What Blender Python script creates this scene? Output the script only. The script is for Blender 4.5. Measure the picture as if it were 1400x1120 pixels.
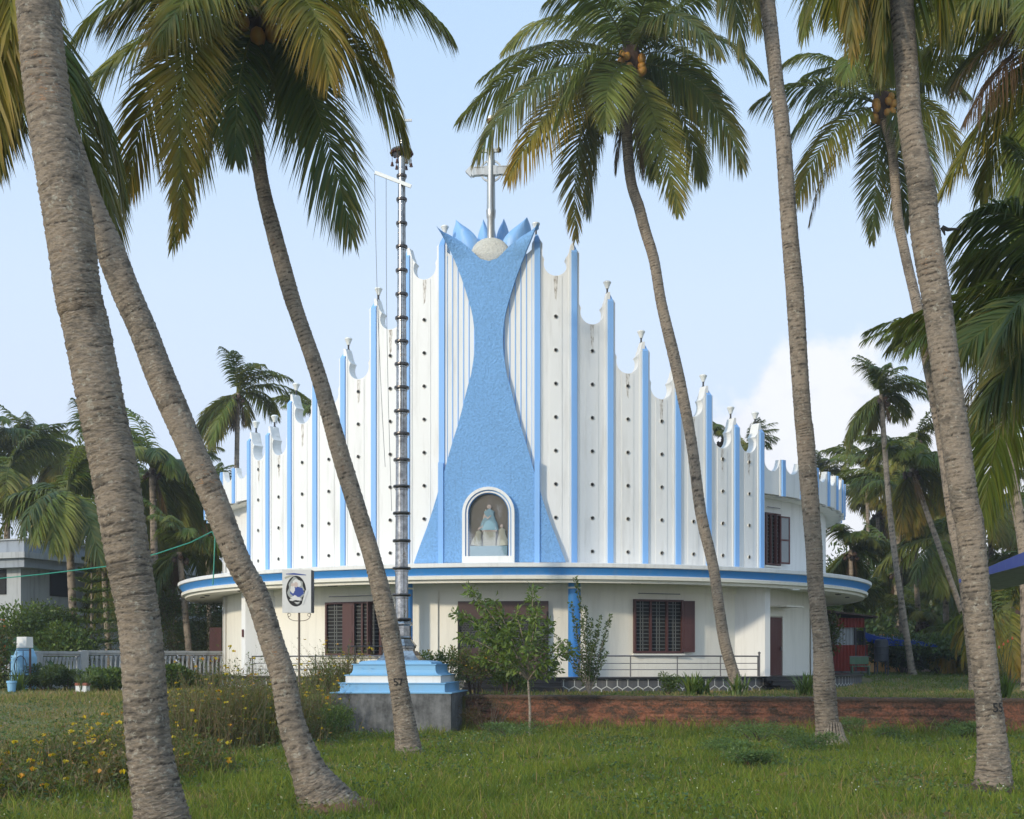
import bpy, math, random
import numpy as np
from mathutils import Vector, Matrix
sc = bpy.context.scene
COL = sc.collection
for o in list(bpy.data.objects): bpy.data.objects.remove(o)
PI = math.pi
# ------------------------------------------------------------------ camera
F = 1700.0; HY = 904.3; EYE = 1.6
cam = bpy.data.cameras.new('camera'); co = bpy.data.objects.new('camera', cam); COL.objects.link(co)
co.location = (0, 0, EYE); co.rotation_euler = (PI/2, 0, 0)
cam.sensor_width = 36; cam.lens = F/1400*36; cam.shift_y = (HY-560)/1400
cam.clip_start = .1; cam.clip_end = 3000
sc.camera = co
# ------------------------------------------------------------------ light
SUN_AZ = math.radians(180+42); SUN_EL = math.radians(21)     # clockwise from +Y (away from the camera)
w = bpy.data.worlds.new('World'); sc.world = w; w.use_nodes = True
nt = w.node_tree; nt.nodes.clear()
def N(nt, t, **k):
    n = nt.nodes.new(t)
    for a, b in k.items():
        if a == 'inp':
            for i, v in b.items(): n.inputs[i].default_value = v
        else: setattr(n, a, b)
    return n
def LK(nt, a, ao, b, bi): nt.links.new(a.outputs[ao], b.inputs[bi])
def ramp(nt, stops, interp='LINEAR'):
    r = nt.nodes.new('ShaderNodeValToRGB'); e = r.color_ramp.elements; r.color_ramp.interpolation = interp
    while len(e) > 1: e.remove(e[0])
    for i, (p, c) in enumerate(stops):
        x = e[0] if i == 0 else e.new(p)
        x.position = p; x.color = (c[0], c[1], c[2], 1) if hasattr(c, '__len__') else (c, c, c, 1)
    return r
def math_(nt, op, a=None, b=None, c=None):
    n = nt.nodes.new('ShaderNodeMath'); n.operation = op
    for i, v in enumerate((a, b, c)):
        if v is None: continue
        if isinstance(v, (int, float)): n.inputs[i].default_value = v
        else: nt.links.new(v, n.inputs[i])
    return n.outputs[0]
def mixc(nt, f, a, b, bt='MIX'):
    m = nt.nodes.new('ShaderNodeMix'); m.data_type = 'RGBA'; m.blend_type = bt
    for i, v in ((0, f), (6, a), (7, b)):
        if isinstance(v, (int, float)): m.inputs[i].default_value = v
        elif isinstance(v, tuple): m.inputs[i].default_value = (v[0], v[1], v[2], 1)
        else: nt.links.new(v, m.inputs[i])
    return m.outputs[2]
sky = N(nt, 'ShaderNodeTexSky', sky_type='NISHITA', sun_disc=False, sun_elevation=SUN_EL, sun_rotation=SUN_AZ,
        air_density=1.0, dust_density=1.6, ozone_density=1.0)
SKY_STR = .105
skc = nt.nodes.new('ShaderNodeVectorMath'); skc.operation = 'SCALE'; skc.inputs['Scale'].default_value = SKY_STR
LK(nt, sky, 0, skc, 0)
tc = N(nt, 'ShaderNodeTexCoord')
sp = N(nt, 'ShaderNodeSeparateXYZ'); LK(nt, tc, 'Generated', sp, 0)
elev = sp.outputs[2]
# pale tropical haze over the clear sky, thicker towards the horizon (direction of view in the world, not in the picture)
hz = N(nt, 'ShaderNodeMapRange', inp={1: -.02, 2: .50, 3: .95, 4: .85}); nt.links.new(elev, hz.inputs[0])
hzcol = ramp(nt, [(0, (.74, .80, .92)), (.15, (.71, .81, .98)), (.28, (.68, .82, 1.02)), (.42, (.58, .77, 1.02)), (.6, (.50, .72, 1.0)), (1, (.45, .68, 1.0))]); nt.links.new(elev, hzcol.inputs[0])
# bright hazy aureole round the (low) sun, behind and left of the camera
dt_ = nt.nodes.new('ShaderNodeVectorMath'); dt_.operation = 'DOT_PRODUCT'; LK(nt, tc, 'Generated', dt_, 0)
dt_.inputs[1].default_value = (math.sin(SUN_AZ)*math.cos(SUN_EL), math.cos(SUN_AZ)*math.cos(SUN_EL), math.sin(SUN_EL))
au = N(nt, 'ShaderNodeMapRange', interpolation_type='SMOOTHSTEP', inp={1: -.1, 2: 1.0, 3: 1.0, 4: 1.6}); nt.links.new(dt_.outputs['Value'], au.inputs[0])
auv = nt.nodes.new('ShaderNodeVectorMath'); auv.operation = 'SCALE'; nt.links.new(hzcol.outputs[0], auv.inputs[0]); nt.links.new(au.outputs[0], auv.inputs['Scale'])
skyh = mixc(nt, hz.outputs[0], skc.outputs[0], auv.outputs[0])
# cumulus bank to the right, above the palms: bearing u = x/y, height v = z/y
ys = math_(nt, 'MAXIMUM', sp.outputs[1], .02)
u = math_(nt, 'DIVIDE', sp.outputs[0], ys); v = math_(nt, 'DIVIDE', sp.outputs[2], ys)
cv = N(nt, 'ShaderNodeCombineXYZ'); nt.links.new(u, cv.inputs[0]); nt.links.new(v, cv.inputs[1])
n1 = N(nt, 'ShaderNodeTexNoise', inp={'Scale': 13.0, 'Detail': 7.0, 'Roughness': .55}); LK(nt, cv, 0, n1, 'Vector')
n2 = N(nt, 'ShaderNodeTexNoise', inp={'Scale': 40.0, 'Detail': 5.0, 'Roughness': .6}); LK(nt, cv, 0, n2, 'Vector')
def bump(cx, cz, rx, rz):
    a = math_(nt, 'DIVIDE', math_(nt, 'SUBTRACT', u, cx), rx); b = math_(nt, 'DIVIDE', math_(nt, 'SUBTRACT', v, cz), rz)
    return math_(nt, 'SUBTRACT', 1.0, math_(nt, 'SQRT', math_(nt, 'ADD', math_(nt, 'MULTIPLY', a, a), math_(nt, 'MULTIPLY', b, b))))
cl = None
for b in ((.255, .10, .125, .155), (.235, .185, .055, .083), (.30, .14, .12, .085), (.20, .15, .06, .07), (.16, .115, .10, .075), (.33, .05, .22, .12), (.06, .05, .16, .07)):
    q = bump(*b); cl = q if cl is None else math_(nt, 'MAXIMUM', cl, q)
nn = math_(nt, 'ADD', math_(nt, 'MULTIPLY', math_(nt, 'SUBTRACT', n1.outputs[0], .5), 1.1), math_(nt, 'MULTIPLY', math_(nt, 'SUBTRACT', n2.outputs[0], .5), .35))
cm = N(nt, 'ShaderNodeMapRange', interpolation_type='SMOOTHSTEP', inp={1: -.06, 2: .22}); nt.links.new(math_(nt, 'ADD', cl, nn), cm.inputs[0])
ccol = ramp(nt, [(.35, (.80, .80, .86)), (.62, (.97, .96, .96))]); nt.links.new(math_(nt, 'ADD', n1.outputs[0], math_(nt, 'MULTIPLY', v, .6)), ccol.inputs[0])
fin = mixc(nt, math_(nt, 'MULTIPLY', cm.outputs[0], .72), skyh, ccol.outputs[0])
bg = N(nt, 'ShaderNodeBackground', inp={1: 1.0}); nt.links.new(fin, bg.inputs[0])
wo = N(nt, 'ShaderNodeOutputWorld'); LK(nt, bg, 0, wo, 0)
sd = Vector((math.sin(SUN_AZ)*math.cos(SUN_EL), math.cos(SUN_AZ)*math.cos(SUN_EL), math.sin(SUN_EL)))
sl = bpy.data.lights.new('sun', 'SUN'); sl.energy = 2.35; sl.angle = math.radians(4); sl.color = (1, .89, .70)
so = bpy.data.objects.new('sun', sl); COL.objects.link(so); so.rotation_euler = sd.to_track_quat('Z', 'Y').to_euler(); so.location = (-30, -20, 40)
sc.view_settings.view_transform = 'Standard'; sc.view_settings.look = 'None'; sc.view_settings.exposure = .16; sc.view_settings.gamma = 1
sc.cycles.max_bounces = 6; sc.cycles.transparent_max_bounces = 6

# ------------------------------------------------------------------ helpers
def U(px, py, d): return Vector(((px-700)/F*d, d, EYE+(HY-py)/F*d))
def mat(name, fn):
    m = bpy.data.materials.new(name); m.use_nodes = True; t = m.node_tree; t.nodes.clear()
    b = t.nodes.new('ShaderNodeBsdfPrincipled'); o = t.nodes.new('ShaderNodeOutputMaterial'); t.links.new(b.outputs[0], o.inputs[0])
    fn(t, b, o); return m
def noise(t, scale, detail=4, rough=.55, vec=None, sc3=None, co='Object'):
    n = N(t, 'ShaderNodeTexNoise', inp={'Scale': scale, 'Detail': detail, 'Roughness': rough})
    if vec is None:
        c = t.nodes.new('ShaderNodeTexCoord'); vec = c.outputs[co]
    if sc3:
        mp = N(t, 'ShaderNodeMapping'); mp.inputs['Scale'].default_value = sc3; t.links.new(vec, mp.inputs[0]); vec = mp.outputs[0]
    t.links.new(vec, n.inputs['Vector']); return n.outputs[0]
def bumpn(t, b, h, s=.3, dist=.02):
    bp = N(t, 'ShaderNodeBump', inp={'Strength': s, 'Distance': dist}); t.links.new(h, bp.inputs['Height']); t.links.new(bp.outputs[0], b.inputs['Normal'])
def paint(name, c, rough=.6, var=.12, dirt=(.35, .33, .28), dirtamt=.25, bump=.0, bscale=30, metal=0, spec=.4, streak=True):
    def fn(t, b, o):
        n = noise(t, 1.3, 6, .6)
        base = mixc(t, math_(t, 'MULTIPLY', n, var), tuple(c), tuple(x*.72 for x in c))
        if streak:
            s = noise(t, 1, 5, .65, sc3=(3.5, 3.5, .35)); rr = ramp(t, [(.50, 0.0), (.70, 1.0)]); t.links.new(s, rr.inputs[0])
            base = mixc(t, math_(t, 'MULTIPLY', rr.outputs[0], dirtamt), base, dirt)
        t.links.new(base, b.inputs['Base Color']); b.inputs['Roughness'].default_value = rough; b.inputs['Metallic'].default_value = metal
        b.inputs['Specular IOR Level'].default_value = spec
        if bump: bumpn(t, b, noise(t, bscale, 4, .6), bump, .02)
    return mat(name, fn)
M = {}
M['white'] = paint('white_paint', (.77, .76, .73), .6, .10, dirt=(.40, .38, .34), dirtamt=.30, bump=.05)
M['cream'] = paint('cream_paint', (.82, .78, .68), .65, .10, dirtamt=.18, bump=.05)
M['blue'] = paint('rib_blue_paint', (.23, .45, .80), .55, .15, dirtamt=.12)
M['fascia'] = paint('fascia_blue_paint', (.055, .27, .66), .45, .2, dirtamt=.15)
M['stucco'] = paint('blue_stucco', (.16, .37, .72), .75, .3, dirt=(.08, .16, .3), dirtamt=.35, bump=.9, bscale=17)
def fstucco(c):
    def fn(t, b, o):
        oc = N(t, 'ShaderNodeTexCoord'); v_ = oc.outputs['Object']; f = noise(t, 14, 5, .65, vec=v_); g_ = noise(t, 1.2, 5, .6, vec=v_); s_ = noise(t, 1, 5, .65, vec=v_, sc3=(5, 5, .5))
        rr = ramp(t, [(.36, tuple(x*.86 for x in c)), (.5, c), (.64, tuple(min(1, x*1.12) for x in c))]); t.links.new(f, rr.inputs[0])
        c2 = mixc(t, math_(t, 'MULTIPLY', g_, .25), rr.outputs[0], tuple(x*.6 for x in c)); r2 = ramp(t, [(.60, 0.0), (.75, 1.0)]); t.links.new(s_, r2.inputs[0])
        t.links.new(mixc(t, math_(t, 'MULTIPLY', r2.outputs[0], .3), c2, (.10, .13, .18)), b.inputs['Base Color']); b.inputs['Roughness'].default_value = .8; bumpn(t, b, f, .9, .06)
    return fn
M['stucco'] = mat('blue_stucco', fstucco((.195, .40, .70))); M['domes'] = mat('cream_rough_stucco', fstucco((.66, .64, .56)))
M['petal'] = paint('petal_blue_paint', (.24, .46, .78), .5, .2, dirt=(.8, .78, .75), dirtamt=.3)
M['dome'] = paint('cream_stucco', (.70, .68, .60), .8, .3, bump=.8, bscale=18)
M['ledge'] = paint('ledge_blue_paint', (.22, .46, .68), .5, .25, dirtamt=.2)
M['wood'] = paint('red_brown_wood', (.085, .032, .028), .45, .4, dirt=(.05, .02, .02), dirtamt=.5)
M['door'] = paint('dark_red_door', (.09, .016, .012), .4, .3, dirtamt=.1)
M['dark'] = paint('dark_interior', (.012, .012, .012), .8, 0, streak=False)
M['black'] = paint('black_granite', (.018, .018, .02), .3, .3, streak=False)
M['iron'] = paint('dark_iron', (.03, .03, .035), .45, .3, streak=False)
M['rail'] = paint('grey_rail', (.16, .155, .16), .35, .3, metal=.6, streak=False)
M['lampwhite'] = paint('lamp_glass', (.78, .78, .74), .3, .05, streak=False)
M['stone'] = paint('plinth_stone', (.10, .10, .105), .7, .8, dirt=(.25, .23, .2), dirtamt=.4, bump=.3)
M['mortar'] = paint('white_joint', (.62, .61, .57), .7, .2)
M['steel'] = None
M['slat'] = paint('louvre_slat', (.11, .115, .11), .5, .3, streak=False)
def fsteel(t, b, o):
    n = noise(t, 5, 5, .6)
    r = ramp(t, [(.35, (.20, .195, .19)), (.6, (.42, .41, .39)), (.72, (.20, .16, .12))]); t.links.new(n, r.inputs[0])
    t.links.new(r.outputs[0], b.inputs['Base Color']); b.inputs['Metallic'].default_value = 1; b.inputs['Roughness'].default_value = .2
    bumpn(t, b, noise(t, 3, 3), .12, .03)
M['steel'] = mat('polished_steel', fsteel)
M['steeldark'] = paint('tarnished_steel', (.10, .09, .085), .3, .4, metal=.9, streak=False)
M['silver'] = paint('weathered_silver', (.48, .48, .46), .38, .5, dirt=(.2, .17, .14), dirtamt=.7, metal=.75)
M['copper'] = paint('tarnished_copper', (.10, .045, .03), .4, .5, metal=.8, streak=False)
M['grill'] = paint('shutter_metal', (.075, .042, .036), .45, .3, streak=False)
M['grey'] = paint('house_grey', (.30, .33, .37), .8, .5, dirt=(.07, .08, .09), dirtamt=.6)
M['housewhite'] = paint('house_white', (.40, .41, .41), .8, .4, dirt=(.15, .15, .15), dirtamt=.6)
M['redsheet'] = paint('red_sheet_metal', (.28, .035, .02), .5, .4, dirt=(.1, .03, .02), dirtamt=.4)
M['tarp'] = paint('blue_tarpaulin', (.01, .05, .28), .4, .3, streak=False)
M['orange'] = paint('orange_wall', (.60, .30, .08), .8, .3)
M['bluedark'] = paint('navy_roof_paint', (.05, .075, .30), .5, .3, dirtamt=.2)
M['greenrope'] = paint('green_cord', (.03, .26, .18), .5, .1, streak=False)
M['bench'] = paint('green_bench_paint', (.08, .16, .09), .5, .3)
M['barrel'] = paint('dark_barrel', (.03, .035, .045), .5, .3, streak=False)
M['rust'] = paint('rusty_metal', (.16, .12, .09), .7, .6, dirt=(.12, .05, .02), dirtamt=.6)
M['soil'] = paint('red_soil', (.17, .085, .05), .95, .6, streak=False, bump=.6)
M['coconut'] = paint('coconut_husk', (.46, .20, .035), .6, .8, dirt=(.2, .2, .03), dirtamt=.5)
M['sheath'] = paint('brown_fibre', (.075, .045, .03), .9, .6, bump=.6)
M['flesh'] = paint('pale_plaster', (.55, .44, .38), .6, .2, streak=False)
M['robeblue'] = paint('blue_robe', (.22, .36, .42), .6, .3, streak=False)
M['robecream'] = paint('cream_robe', (.40, .39, .31), .6, .3, streak=False)
M['nichegrey'] = paint('niche_back', (.20, .18, .155), .8, .6, streak=False)
M['brownpot'] = paint('terracotta', (.28, .09, .05), .8, .3)
M['ink'] = paint('black_ink', (.012, .011, .01), .7, .1, streak=False)
M['litsign'] = paint('sign_panel', (.66, .64, .60), .35, .15, dirtamt=.2)
M['inkblue'] = paint('sign_blue', (.03, .06, .25), .4, .1, streak=False)
M['inkgrey'] = paint('sign_grey', (.35, .36, .33), .4, .5, streak=False)
def fglass(t, b, o):
    g = N(t, 'ShaderNodeBsdfGlossy', inp={'Roughness': .03}); tr = N(t, 'ShaderNodeBsdfTransparent'); mx = N(t, 'ShaderNodeMixShader', inp={0: .12})
    LK(t, tr, 0, mx, 1); LK(t, g, 0, mx, 2); t.links.new(mx.outputs[0], o.inputs[0])
M['glass'] = mat('clear_glass', fglass)
def fpane(t, b, o):
    b.inputs['Base Color'].default_value = (.18, .2, .2, 1); b.inputs['Roughness'].default_value = .08; b.inputs['Specular IOR Level'].default_value = .8
M['pane'] = mat('window_pane', fpane)
def fleaf(tr=.3, rough=.45, spec=.4):
    def fn(t, b, o):
        a = N(t, 'ShaderNodeAttribute', attribute_name='Col')
        n = noise(t, 3, 3); cc = mixc(t, math_(t, 'MULTIPLY', n, .5), a.outputs[0], (.02, .03, .01))
        t.links.new(cc, b.inputs['Base Color']); b.inputs['Roughness'].default_value = rough; b.inputs['Specular IOR Level'].default_value = spec
        d = N(t, 'ShaderNodeBsdfTranslucent'); t.links.new(mixc(t, .5, a.outputs[0], (.30, .32, .03)), d.inputs[0])
        mx = N(t, 'ShaderNodeMixShader', inp={0: tr}); LK(t, b, 0, mx, 1); LK(t, d, 0, mx, 2); t.links.new(mx.outputs[0], o.inputs[0])
    return fn
M['leaf'] = mat('leaf', fleaf()); M['palm'] = mat('palm_leaf', fleaf(.28, .5, .25)); M['grass'] = mat('grass_blade', fleaf(.35, .6, .2))
def fbark(c1, c2, c3):
    def fn(t, b, o):
        uv = N(t, 'ShaderNodeUVMap'); uv.uv_map = 'UVMap'
        s = N(t, 'ShaderNodeSeparateXYZ'); LK(t, uv, 0, s, 0)
        oc = N(t, 'ShaderNodeTexCoord')
        nz = noise(t, 1.1, 5, .6, vec=oc.outputs['Object']); nf = noise(t, 13, 7, .75, vec=oc.outputs['Object'], sc3=(1, 1, 3.2)); nm = noise(t, 4.5, 3, .5, vec=oc.outputs['Object'])
        a = N(t, 'ShaderNodeAttribute', attribute_name='Col')     # ring height within each leaf scar
        base = ramp(t, [(.38, c3), (.47, c1), (.55, c2), (.62, c1), (.66, (.42, .24, .13))]); t.links.new(math_(t, 'ADD', math_(t, 'MULTIPLY', nz, .45), math_(t, 'MULTIPLY', nf, .58)), base.inputs[0])
        col = mixc(t, math_(t, 'MINIMUM', math_(t, 'MULTIPLY', a.outputs['Fac'], 1.5), .92), base.outputs[0], (.040, .032, .025))
        li = ramp(t, [(.58, 0.0), (.64, 1.0)]); t.links.new(noise(t, 14, 4, .7, vec=oc.outputs['Object']), li.inputs[0])
        col = mixc(t, math_(t, 'MULTIPLY', li.outputs[0], .45), col, (.46, .44, .36))
        dk = ramp(t, [(.60, 0.0), (.68, 1.0)]); t.links.new(nm, dk.inputs[0])
        col = mixc(t, math_(t, 'MULTIPLY', dk.outputs[0], .55), col, (.07, .06, .05))
        t.links.new(col, b.inputs['Base Color']); b.inputs['Roughness'].default_value = .9; b.inputs['Specular IOR Level'].default_value = .15
        bumpn(t, b, noise(t, 22, 6, .7, vec=oc.outputs['Object'], sc3=(1, 1, 2.5)), .9, .02)
    return fn
M['bark'] = mat('palm_bark', fbark((.205, .17, .132), (.32, .255, .19), (.10, .09, .076)))
M['bark2'] = mat('pale_palm_bark', fbark((.24, .195, .15), (.35, .28, .21), (.13, .105, .08)))

def tag(o, label=None, cat=None, group=None, kind=None):
    if label: o['label'] = label
    if cat: o['category'] = cat
    if group: o['group'] = group
    if kind: o['kind'] = kind
    return o
def empty(name, loc=(0, 0, 0), rz=0, **k):
    o = bpy.data.objects.new(name, None); COL.objects.link(o); o.location = loc; o.rotation_euler = (0, 0, rz); o.empty_display_size = .3
    tag(o, **k); return o
def put(name, me, m=None, parent=None, loc=None, **k):
    if m is not None and not me.materials: me.materials.append(m)
    o = bpy.data.objects.new(name, me); COL.objects.link(o)
    if parent is not None: o.parent = parent
    if loc is not None: o.location = loc
    tag(o, **k); return o
def npmesh(name, V, F, col=None, smooth=False, uv=None):
    """V (n,3); F list of (m,k) int arrays"""
    me = bpy.data.meshes.new(name); V = np.asarray(V, np.float32)
    me.vertices.add(len(V)); me.vertices.foreach_set('co', V.ravel())
    F = [np.asarray(f, np.int32) for f in F if len(f)]
    li = np.concatenate([f.ravel() for f in F]); tot = np.concatenate([np.full(len(f), f.shape[1], np.int32) for f in F])
    st = np.concatenate([[0], np.cumsum(tot)[:-1]]).astype(np.int32)
    me.loops.add(len(li)); me.loops.foreach_set('vertex_index', li)
    me.polygons.add(len(tot)); me.polygons.foreach_set('loop_start', st); me.polygons.foreach_set('loop_total', tot)
    if smooth: me.polygons.foreach_set('use_smooth', np.ones(len(tot), bool))
    me.update(calc_edges=True); me.validate()
    if uv is not None:
        l = me.uv_layers.new(name='UVMap'); l.data.foreach_set('uv', np.asarray(uv, np.float32)[li].ravel())
    if col is not None:
        ca = me.color_attributes.new('Col', 'FLOAT_COLOR', 'POINT'); c = np.ones((len(V), 4), np.float32); c[:, :3] = col; ca.data.foreach_set('color', c.ravel())
    return me
class MB:
    def __init__(s): s.v = []; s.f = []
    def add(s, V, F):
        n = len(s.v); s.v += [tuple(p) for p in V]; s.f += [tuple(i+n for i in f) for f in F]; return s
    def box(s, c, size, rz=0, top=1.0):
        x, y, z = [a/2 for a in size]; ca, sa = math.cos(rz), math.sin(rz); V = []
        for k in (-1, 1):
            q = top if k == 1 else 1
            for i, j in ((-1, -1), (1, -1), (1, 1), (-1, 1)):
                a, b = i*x*q, j*y*q; V.append((c[0]+a*ca-b*sa, c[1]+a*sa+b*ca, c[2]+k*z))
        return s.add(V, [(0, 3, 2, 1), (4, 5, 6, 7), (0, 1, 5, 4), (1, 2, 6, 5), (2, 3, 7, 6), (3, 0, 4, 7)])
    def lathe(s, prof, seg=24, c=(0, 0, 0), a0=0, a1=2*PI, cap=True, xform=None):
        full = abs(a1-a0-2*PI) < 1e-6; m = seg if full else seg+1; V = []
        for i in range(m):
            a = a0+(a1-a0)*i/seg
            for r, z in prof:
                p = Vector((r*math.sin(a), -r*math.cos(a), z))
                if xform: p = xform @ p
                V.append((c[0]+p.x, c[1]+p.y, c[2]+p.z))
        n = len(prof); Fc = []
        for i in range(seg):
            j = (i+1) % m
            for k in range(n-1): Fc.append((i*n+k, j*n+k, j*n+k+1, i*n+k+1))
        if cap and full:
            if prof[0][0] > 1e-5: Fc.append(tuple(i*n for i in range(m))[::-1])
            if prof[-1][0] > 1e-5: Fc.append(tuple(i*n+n-1 for i in range(m)))
        return s.add(V, Fc)
    def tube(s, pts, rad, seg=8):
        pts = [Vector(p) for p in pts]
        if not hasattr(rad, '__len__'): rad = [rad]*len(pts)
        V = []
        for i, p in enumerate(pts):
            t = (pts[min(i+1, len(pts)-1)]-pts[max(i-1, 0)]).normalized()
            a = t.cross(Vector((0, 0, 1)))
            if a.length < .1: a = t.cross(Vector((0, 1, 0)))
            a.normalize(); b = t.cross(a)
            for k in range(seg):
                an = 2*PI*k/seg; V.append(p+(a*math.cos(an)+b*math.sin(an))*rad[i])
        Fc = [(i*seg+k, i*seg+(k+1) % seg, (i+1)*seg+(k+1) % seg, (i+1)*seg+k) for i in range(len(pts)-1) for k in range(seg)]
        Fc += [tuple(range(seg))[::-1], tuple((len(pts)-1)*seg+k for k in range(seg))]
        return s.add(V, Fc)
    def prism(s, out, fn, a, b):
        """closed outline [(u,v)], fn(u,v,w)->point, extruded from w=a (front) to w=b"""
        n = len(out); V = [fn(u, v, a) for u, v in out]+[fn(u, v, b) for u, v in out]
        return s.add(V, [tuple(range(n)), tuple(range(2*n-1, n-1, -1))]+[(i, i+n, (i+1) % n+n, (i+1) % n) for i in range(n)])
    def build(s, name, m, parent=None, smooth=False, **k):
        me = bpy.data.meshes.new(name); me.from_pydata(s.v, [], s.f); me.update()
        if smooth:
            me.polygons.foreach_set('use_smooth', [True]*len(me.polygons))
            me.set_sharp_from_angle(angle=math.radians(35))
        return put(name, me, m, parent, **k)
def sstep(a, b, x):
    t = np.clip((x-a)/(b-a), 0, 1); return t*t*(3-2*t)
# ------------------------------------------------------------------ ground shape
def ywall(x): return 35.65-.277*x
def gz(x, y):
    x = np.asarray(x, float); y = np.asarray(y, float)
    low = -.42*np.clip((y-14)/19, 0, 1)
    up = .58+.40*sstep(43, 60, y)+.25*sstep(60, 110, y)
    step = np.where(y > ywall(x)+.15, up, low)
    slope = low+(up-low)*sstep(24, 43, y)
    b = 1-sstep(-8.5, -6.3, x)
    z = step*(1-b)+slope*b
    return z+.03*np.sin(x*.9+1)*np.sin(y*.7)
def G(px, d):                      # point of the ground at bearing px and distance d
    x = (px-700)/F*d; return Vector((x, d, float(gz(x, d))))
xs = np.concatenate([np.linspace(-420, -60, 18), np.arange(-58, 58.1, .7), np.linspace(60, 420, 18)])
vs = np.concatenate([[-60, -40, -30], np.arange(-27, -.4, .5), [-.2, .149, .151, .35], np.arange(.7, 12, .6), np.arange(12.5, 90, 2.5), [100, 150, 250, 390]])
XX, VV = np.meshgrid(xs, vs); YY = np.where(np.abs(VV) < 30, ywall(np.clip(XX, -58, 58))+VV, VV+36)
ZZ = gz(XX, YY); n0, n1_ = XX.shape
ix = np.arange(n0*n1_).reshape(n0, n1_)
Fq = np.stack([ix[:-1, :-1], ix[:-1, 1:], ix[1:, 1:], ix[1:, :-1]], -1).reshape(-1, 4)
def fground(t, b, o):
    oc = N(t, 'ShaderNodeTexCoord')
    a = noise(t, .35, 6, .6, vec=oc.outputs['Object']); f = noise(t, 9, 6, .7, vec=oc.outputs['Object'])
    r = ramp(t, [(.35, (.06, .095, .02)), (.5, (.10, .12, .03)), (.62, (.19, .15, .06)), (.75, (.28, .15, .08))])
    t.links.new(math_(t, 'ADD', math_(t, 'MULTIPLY', a, .75), math_(t, 'MULTIPLY', f, .3)), r.inputs[0])
    t.links.new(r.outputs[0], b.inputs['Base Color']); b.inputs['Roughness'].default_value = .95; bumpn(t, b, f, .8, .05)
M['ground'] = mat('grassy_earth', fground)
put('ground', npmesh('ground', np.stack([XX, YY, ZZ], -1).reshape(-1, 3), [Fq], smooth=False), M['ground'], kind='structure')
# ------------------------------------------------------------------ the church
BX, BY, BR = .53, 55.64, -.094
R, RC, RW = 13.94, 14.95, 13.1; T0, DT = .117, .090; FZ = 1.08; CZ = 4.84
church = empty('church', (BX, BY, 0), BR, label='white round church with blue fluted stepped crown facade and a tall blue flared centrepiece', cat='church')
def pol(r, t, z): return (r*math.sin(t), -r*math.cos(t), z)
def px_r(px, r):                 # local angle on radius r that is seen at pixel column px (near side)
    k = (px-700)/F; lo, hi = -1.25, 1.25
    for _ in range(60):
        m = (lo+hi)/2; x = BX+r*math.sin(m); y = BY-r*math.cos(m)
        if x/y < k: lo = m
        else: hi = m
    return lo-BR
def lx_x(t, r): a = t+BR; return BY-r*math.cos(a)
# drum walls, roof, canopy
MB().lathe([(RW, .2), (RW, CZ-.1)], 160, cap=False).build('lower_wall', M['cream'], church, smooth=True)
MB().lathe([(RW, CZ-.1), (RW, 7.64), (0, 7.70)], 160, cap=False).build('upper_wall', M['white'], church, smooth=True)
MB().lathe([(RW-.02, 7.62), (R-.22, 7.62), (R-.32, 7.68), (0, 8.1)], 160, cap=False).build('roof', M['cream'], church)
MB().lathe([(RW-.05, 4.28), (14.52, 4.24), (14.54, 4.20), (14.66, 4.20), (14.68, 4.29), (14.74, 4.31), (14.80, 4.31), (14.82, 4.41), (14.72, 4.45)], 200, cap=False).build('canopy_soffit', M['cream'], church)
MB().lathe([(14.72, 4.44), (14.90, 4.70)], 200, cap=False).build('canopy_fascia', M['fascia'], church, smooth=True)
MB().lathe([(14.88, 4.68), (14.95, 4.70), (14.96, 4.82), (14.90, 4.84), (RW-.05, 4.87)], 200, cap=False).build('canopy_top', M['white'], church)
for px, w_ in ((262, .3), (283, .3), (455, .3), (870, .3), (1146, .3), (1163, .3), (330, .3)):
    t = px_r(px, 14.0); f = MB().box((0, 0, 0), (.30, .16, .03)).build('recessed_light', M['steeldark'], church); f.location = pol(14.0, t, 4.232); f.rotation_euler.z = t
t = px_r(1087, 14.6); f = MB().box((0, 0, 0), (.42, .1, .05)).build('tube_light', M['lampwhite'], church); f.location = pol(14.60, t, 4.18); f.rotation_euler.z = t
# plinth, floor
MB().lathe([(0, FZ-.01), (14.62, FZ-.01), (14.65, FZ-.03), (14.65, FZ-.07), (14.58, FZ-.075)], 160, cap=False).build('floor_slab', M['black'], church)
MB().lathe([(14.56, FZ-.07), (14.56, .3)], 160, cap=False).build('plinth', M['stone'], church, smooth=True)
jm = MB(); h = .245; rr = 14.575
def joint(a0, z0, a1, z1):
    if max(z0, z1) > FZ-.06 or min(z0, z1) < .46: return
    dx = (a1-a0)*rr; dz = z1-z0; L = math.hypot(dx, dz); nx, nz = -dz/L*.014, dx/L*.014
    jm.add([pol(rr, a0+nx/rr, z0+nz), pol(rr, a1+nx/rr, z1+nz), pol(rr, a1-nx/rr, z1-nz), pol(rr, a0-nx/rr, z0-nz)], [(0, 1, 2, 3)])
s = .21
for row in range(-1, 3):
    for k in range(-46, 47):
        cx = (k+(.5 if row % 2 else 0))*s*1.732; cz = .56+row*s*1.5
        p = [((cx+s*math.sin(q*PI/3))/rr, cz+s*math.cos(q*PI/3)) for q in range(7)]
        for q in range(3):
            a, b = p[q], p[q+1]
            for (u0, w0, u1, w1) in ((a[0], a[1], b[0], b[1]),):
                # clip to the band
                for i in range(4):
                    f0, f1 = i/4, (i+1)/4
                    joint(u0+(u1-u0)*f0, w0+(w1-w0)*f0, u0+(u1-u0)*f1, w0+(w1-w0)*f1)
jm.build('stone_joints', M['mortar'], church)
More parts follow.
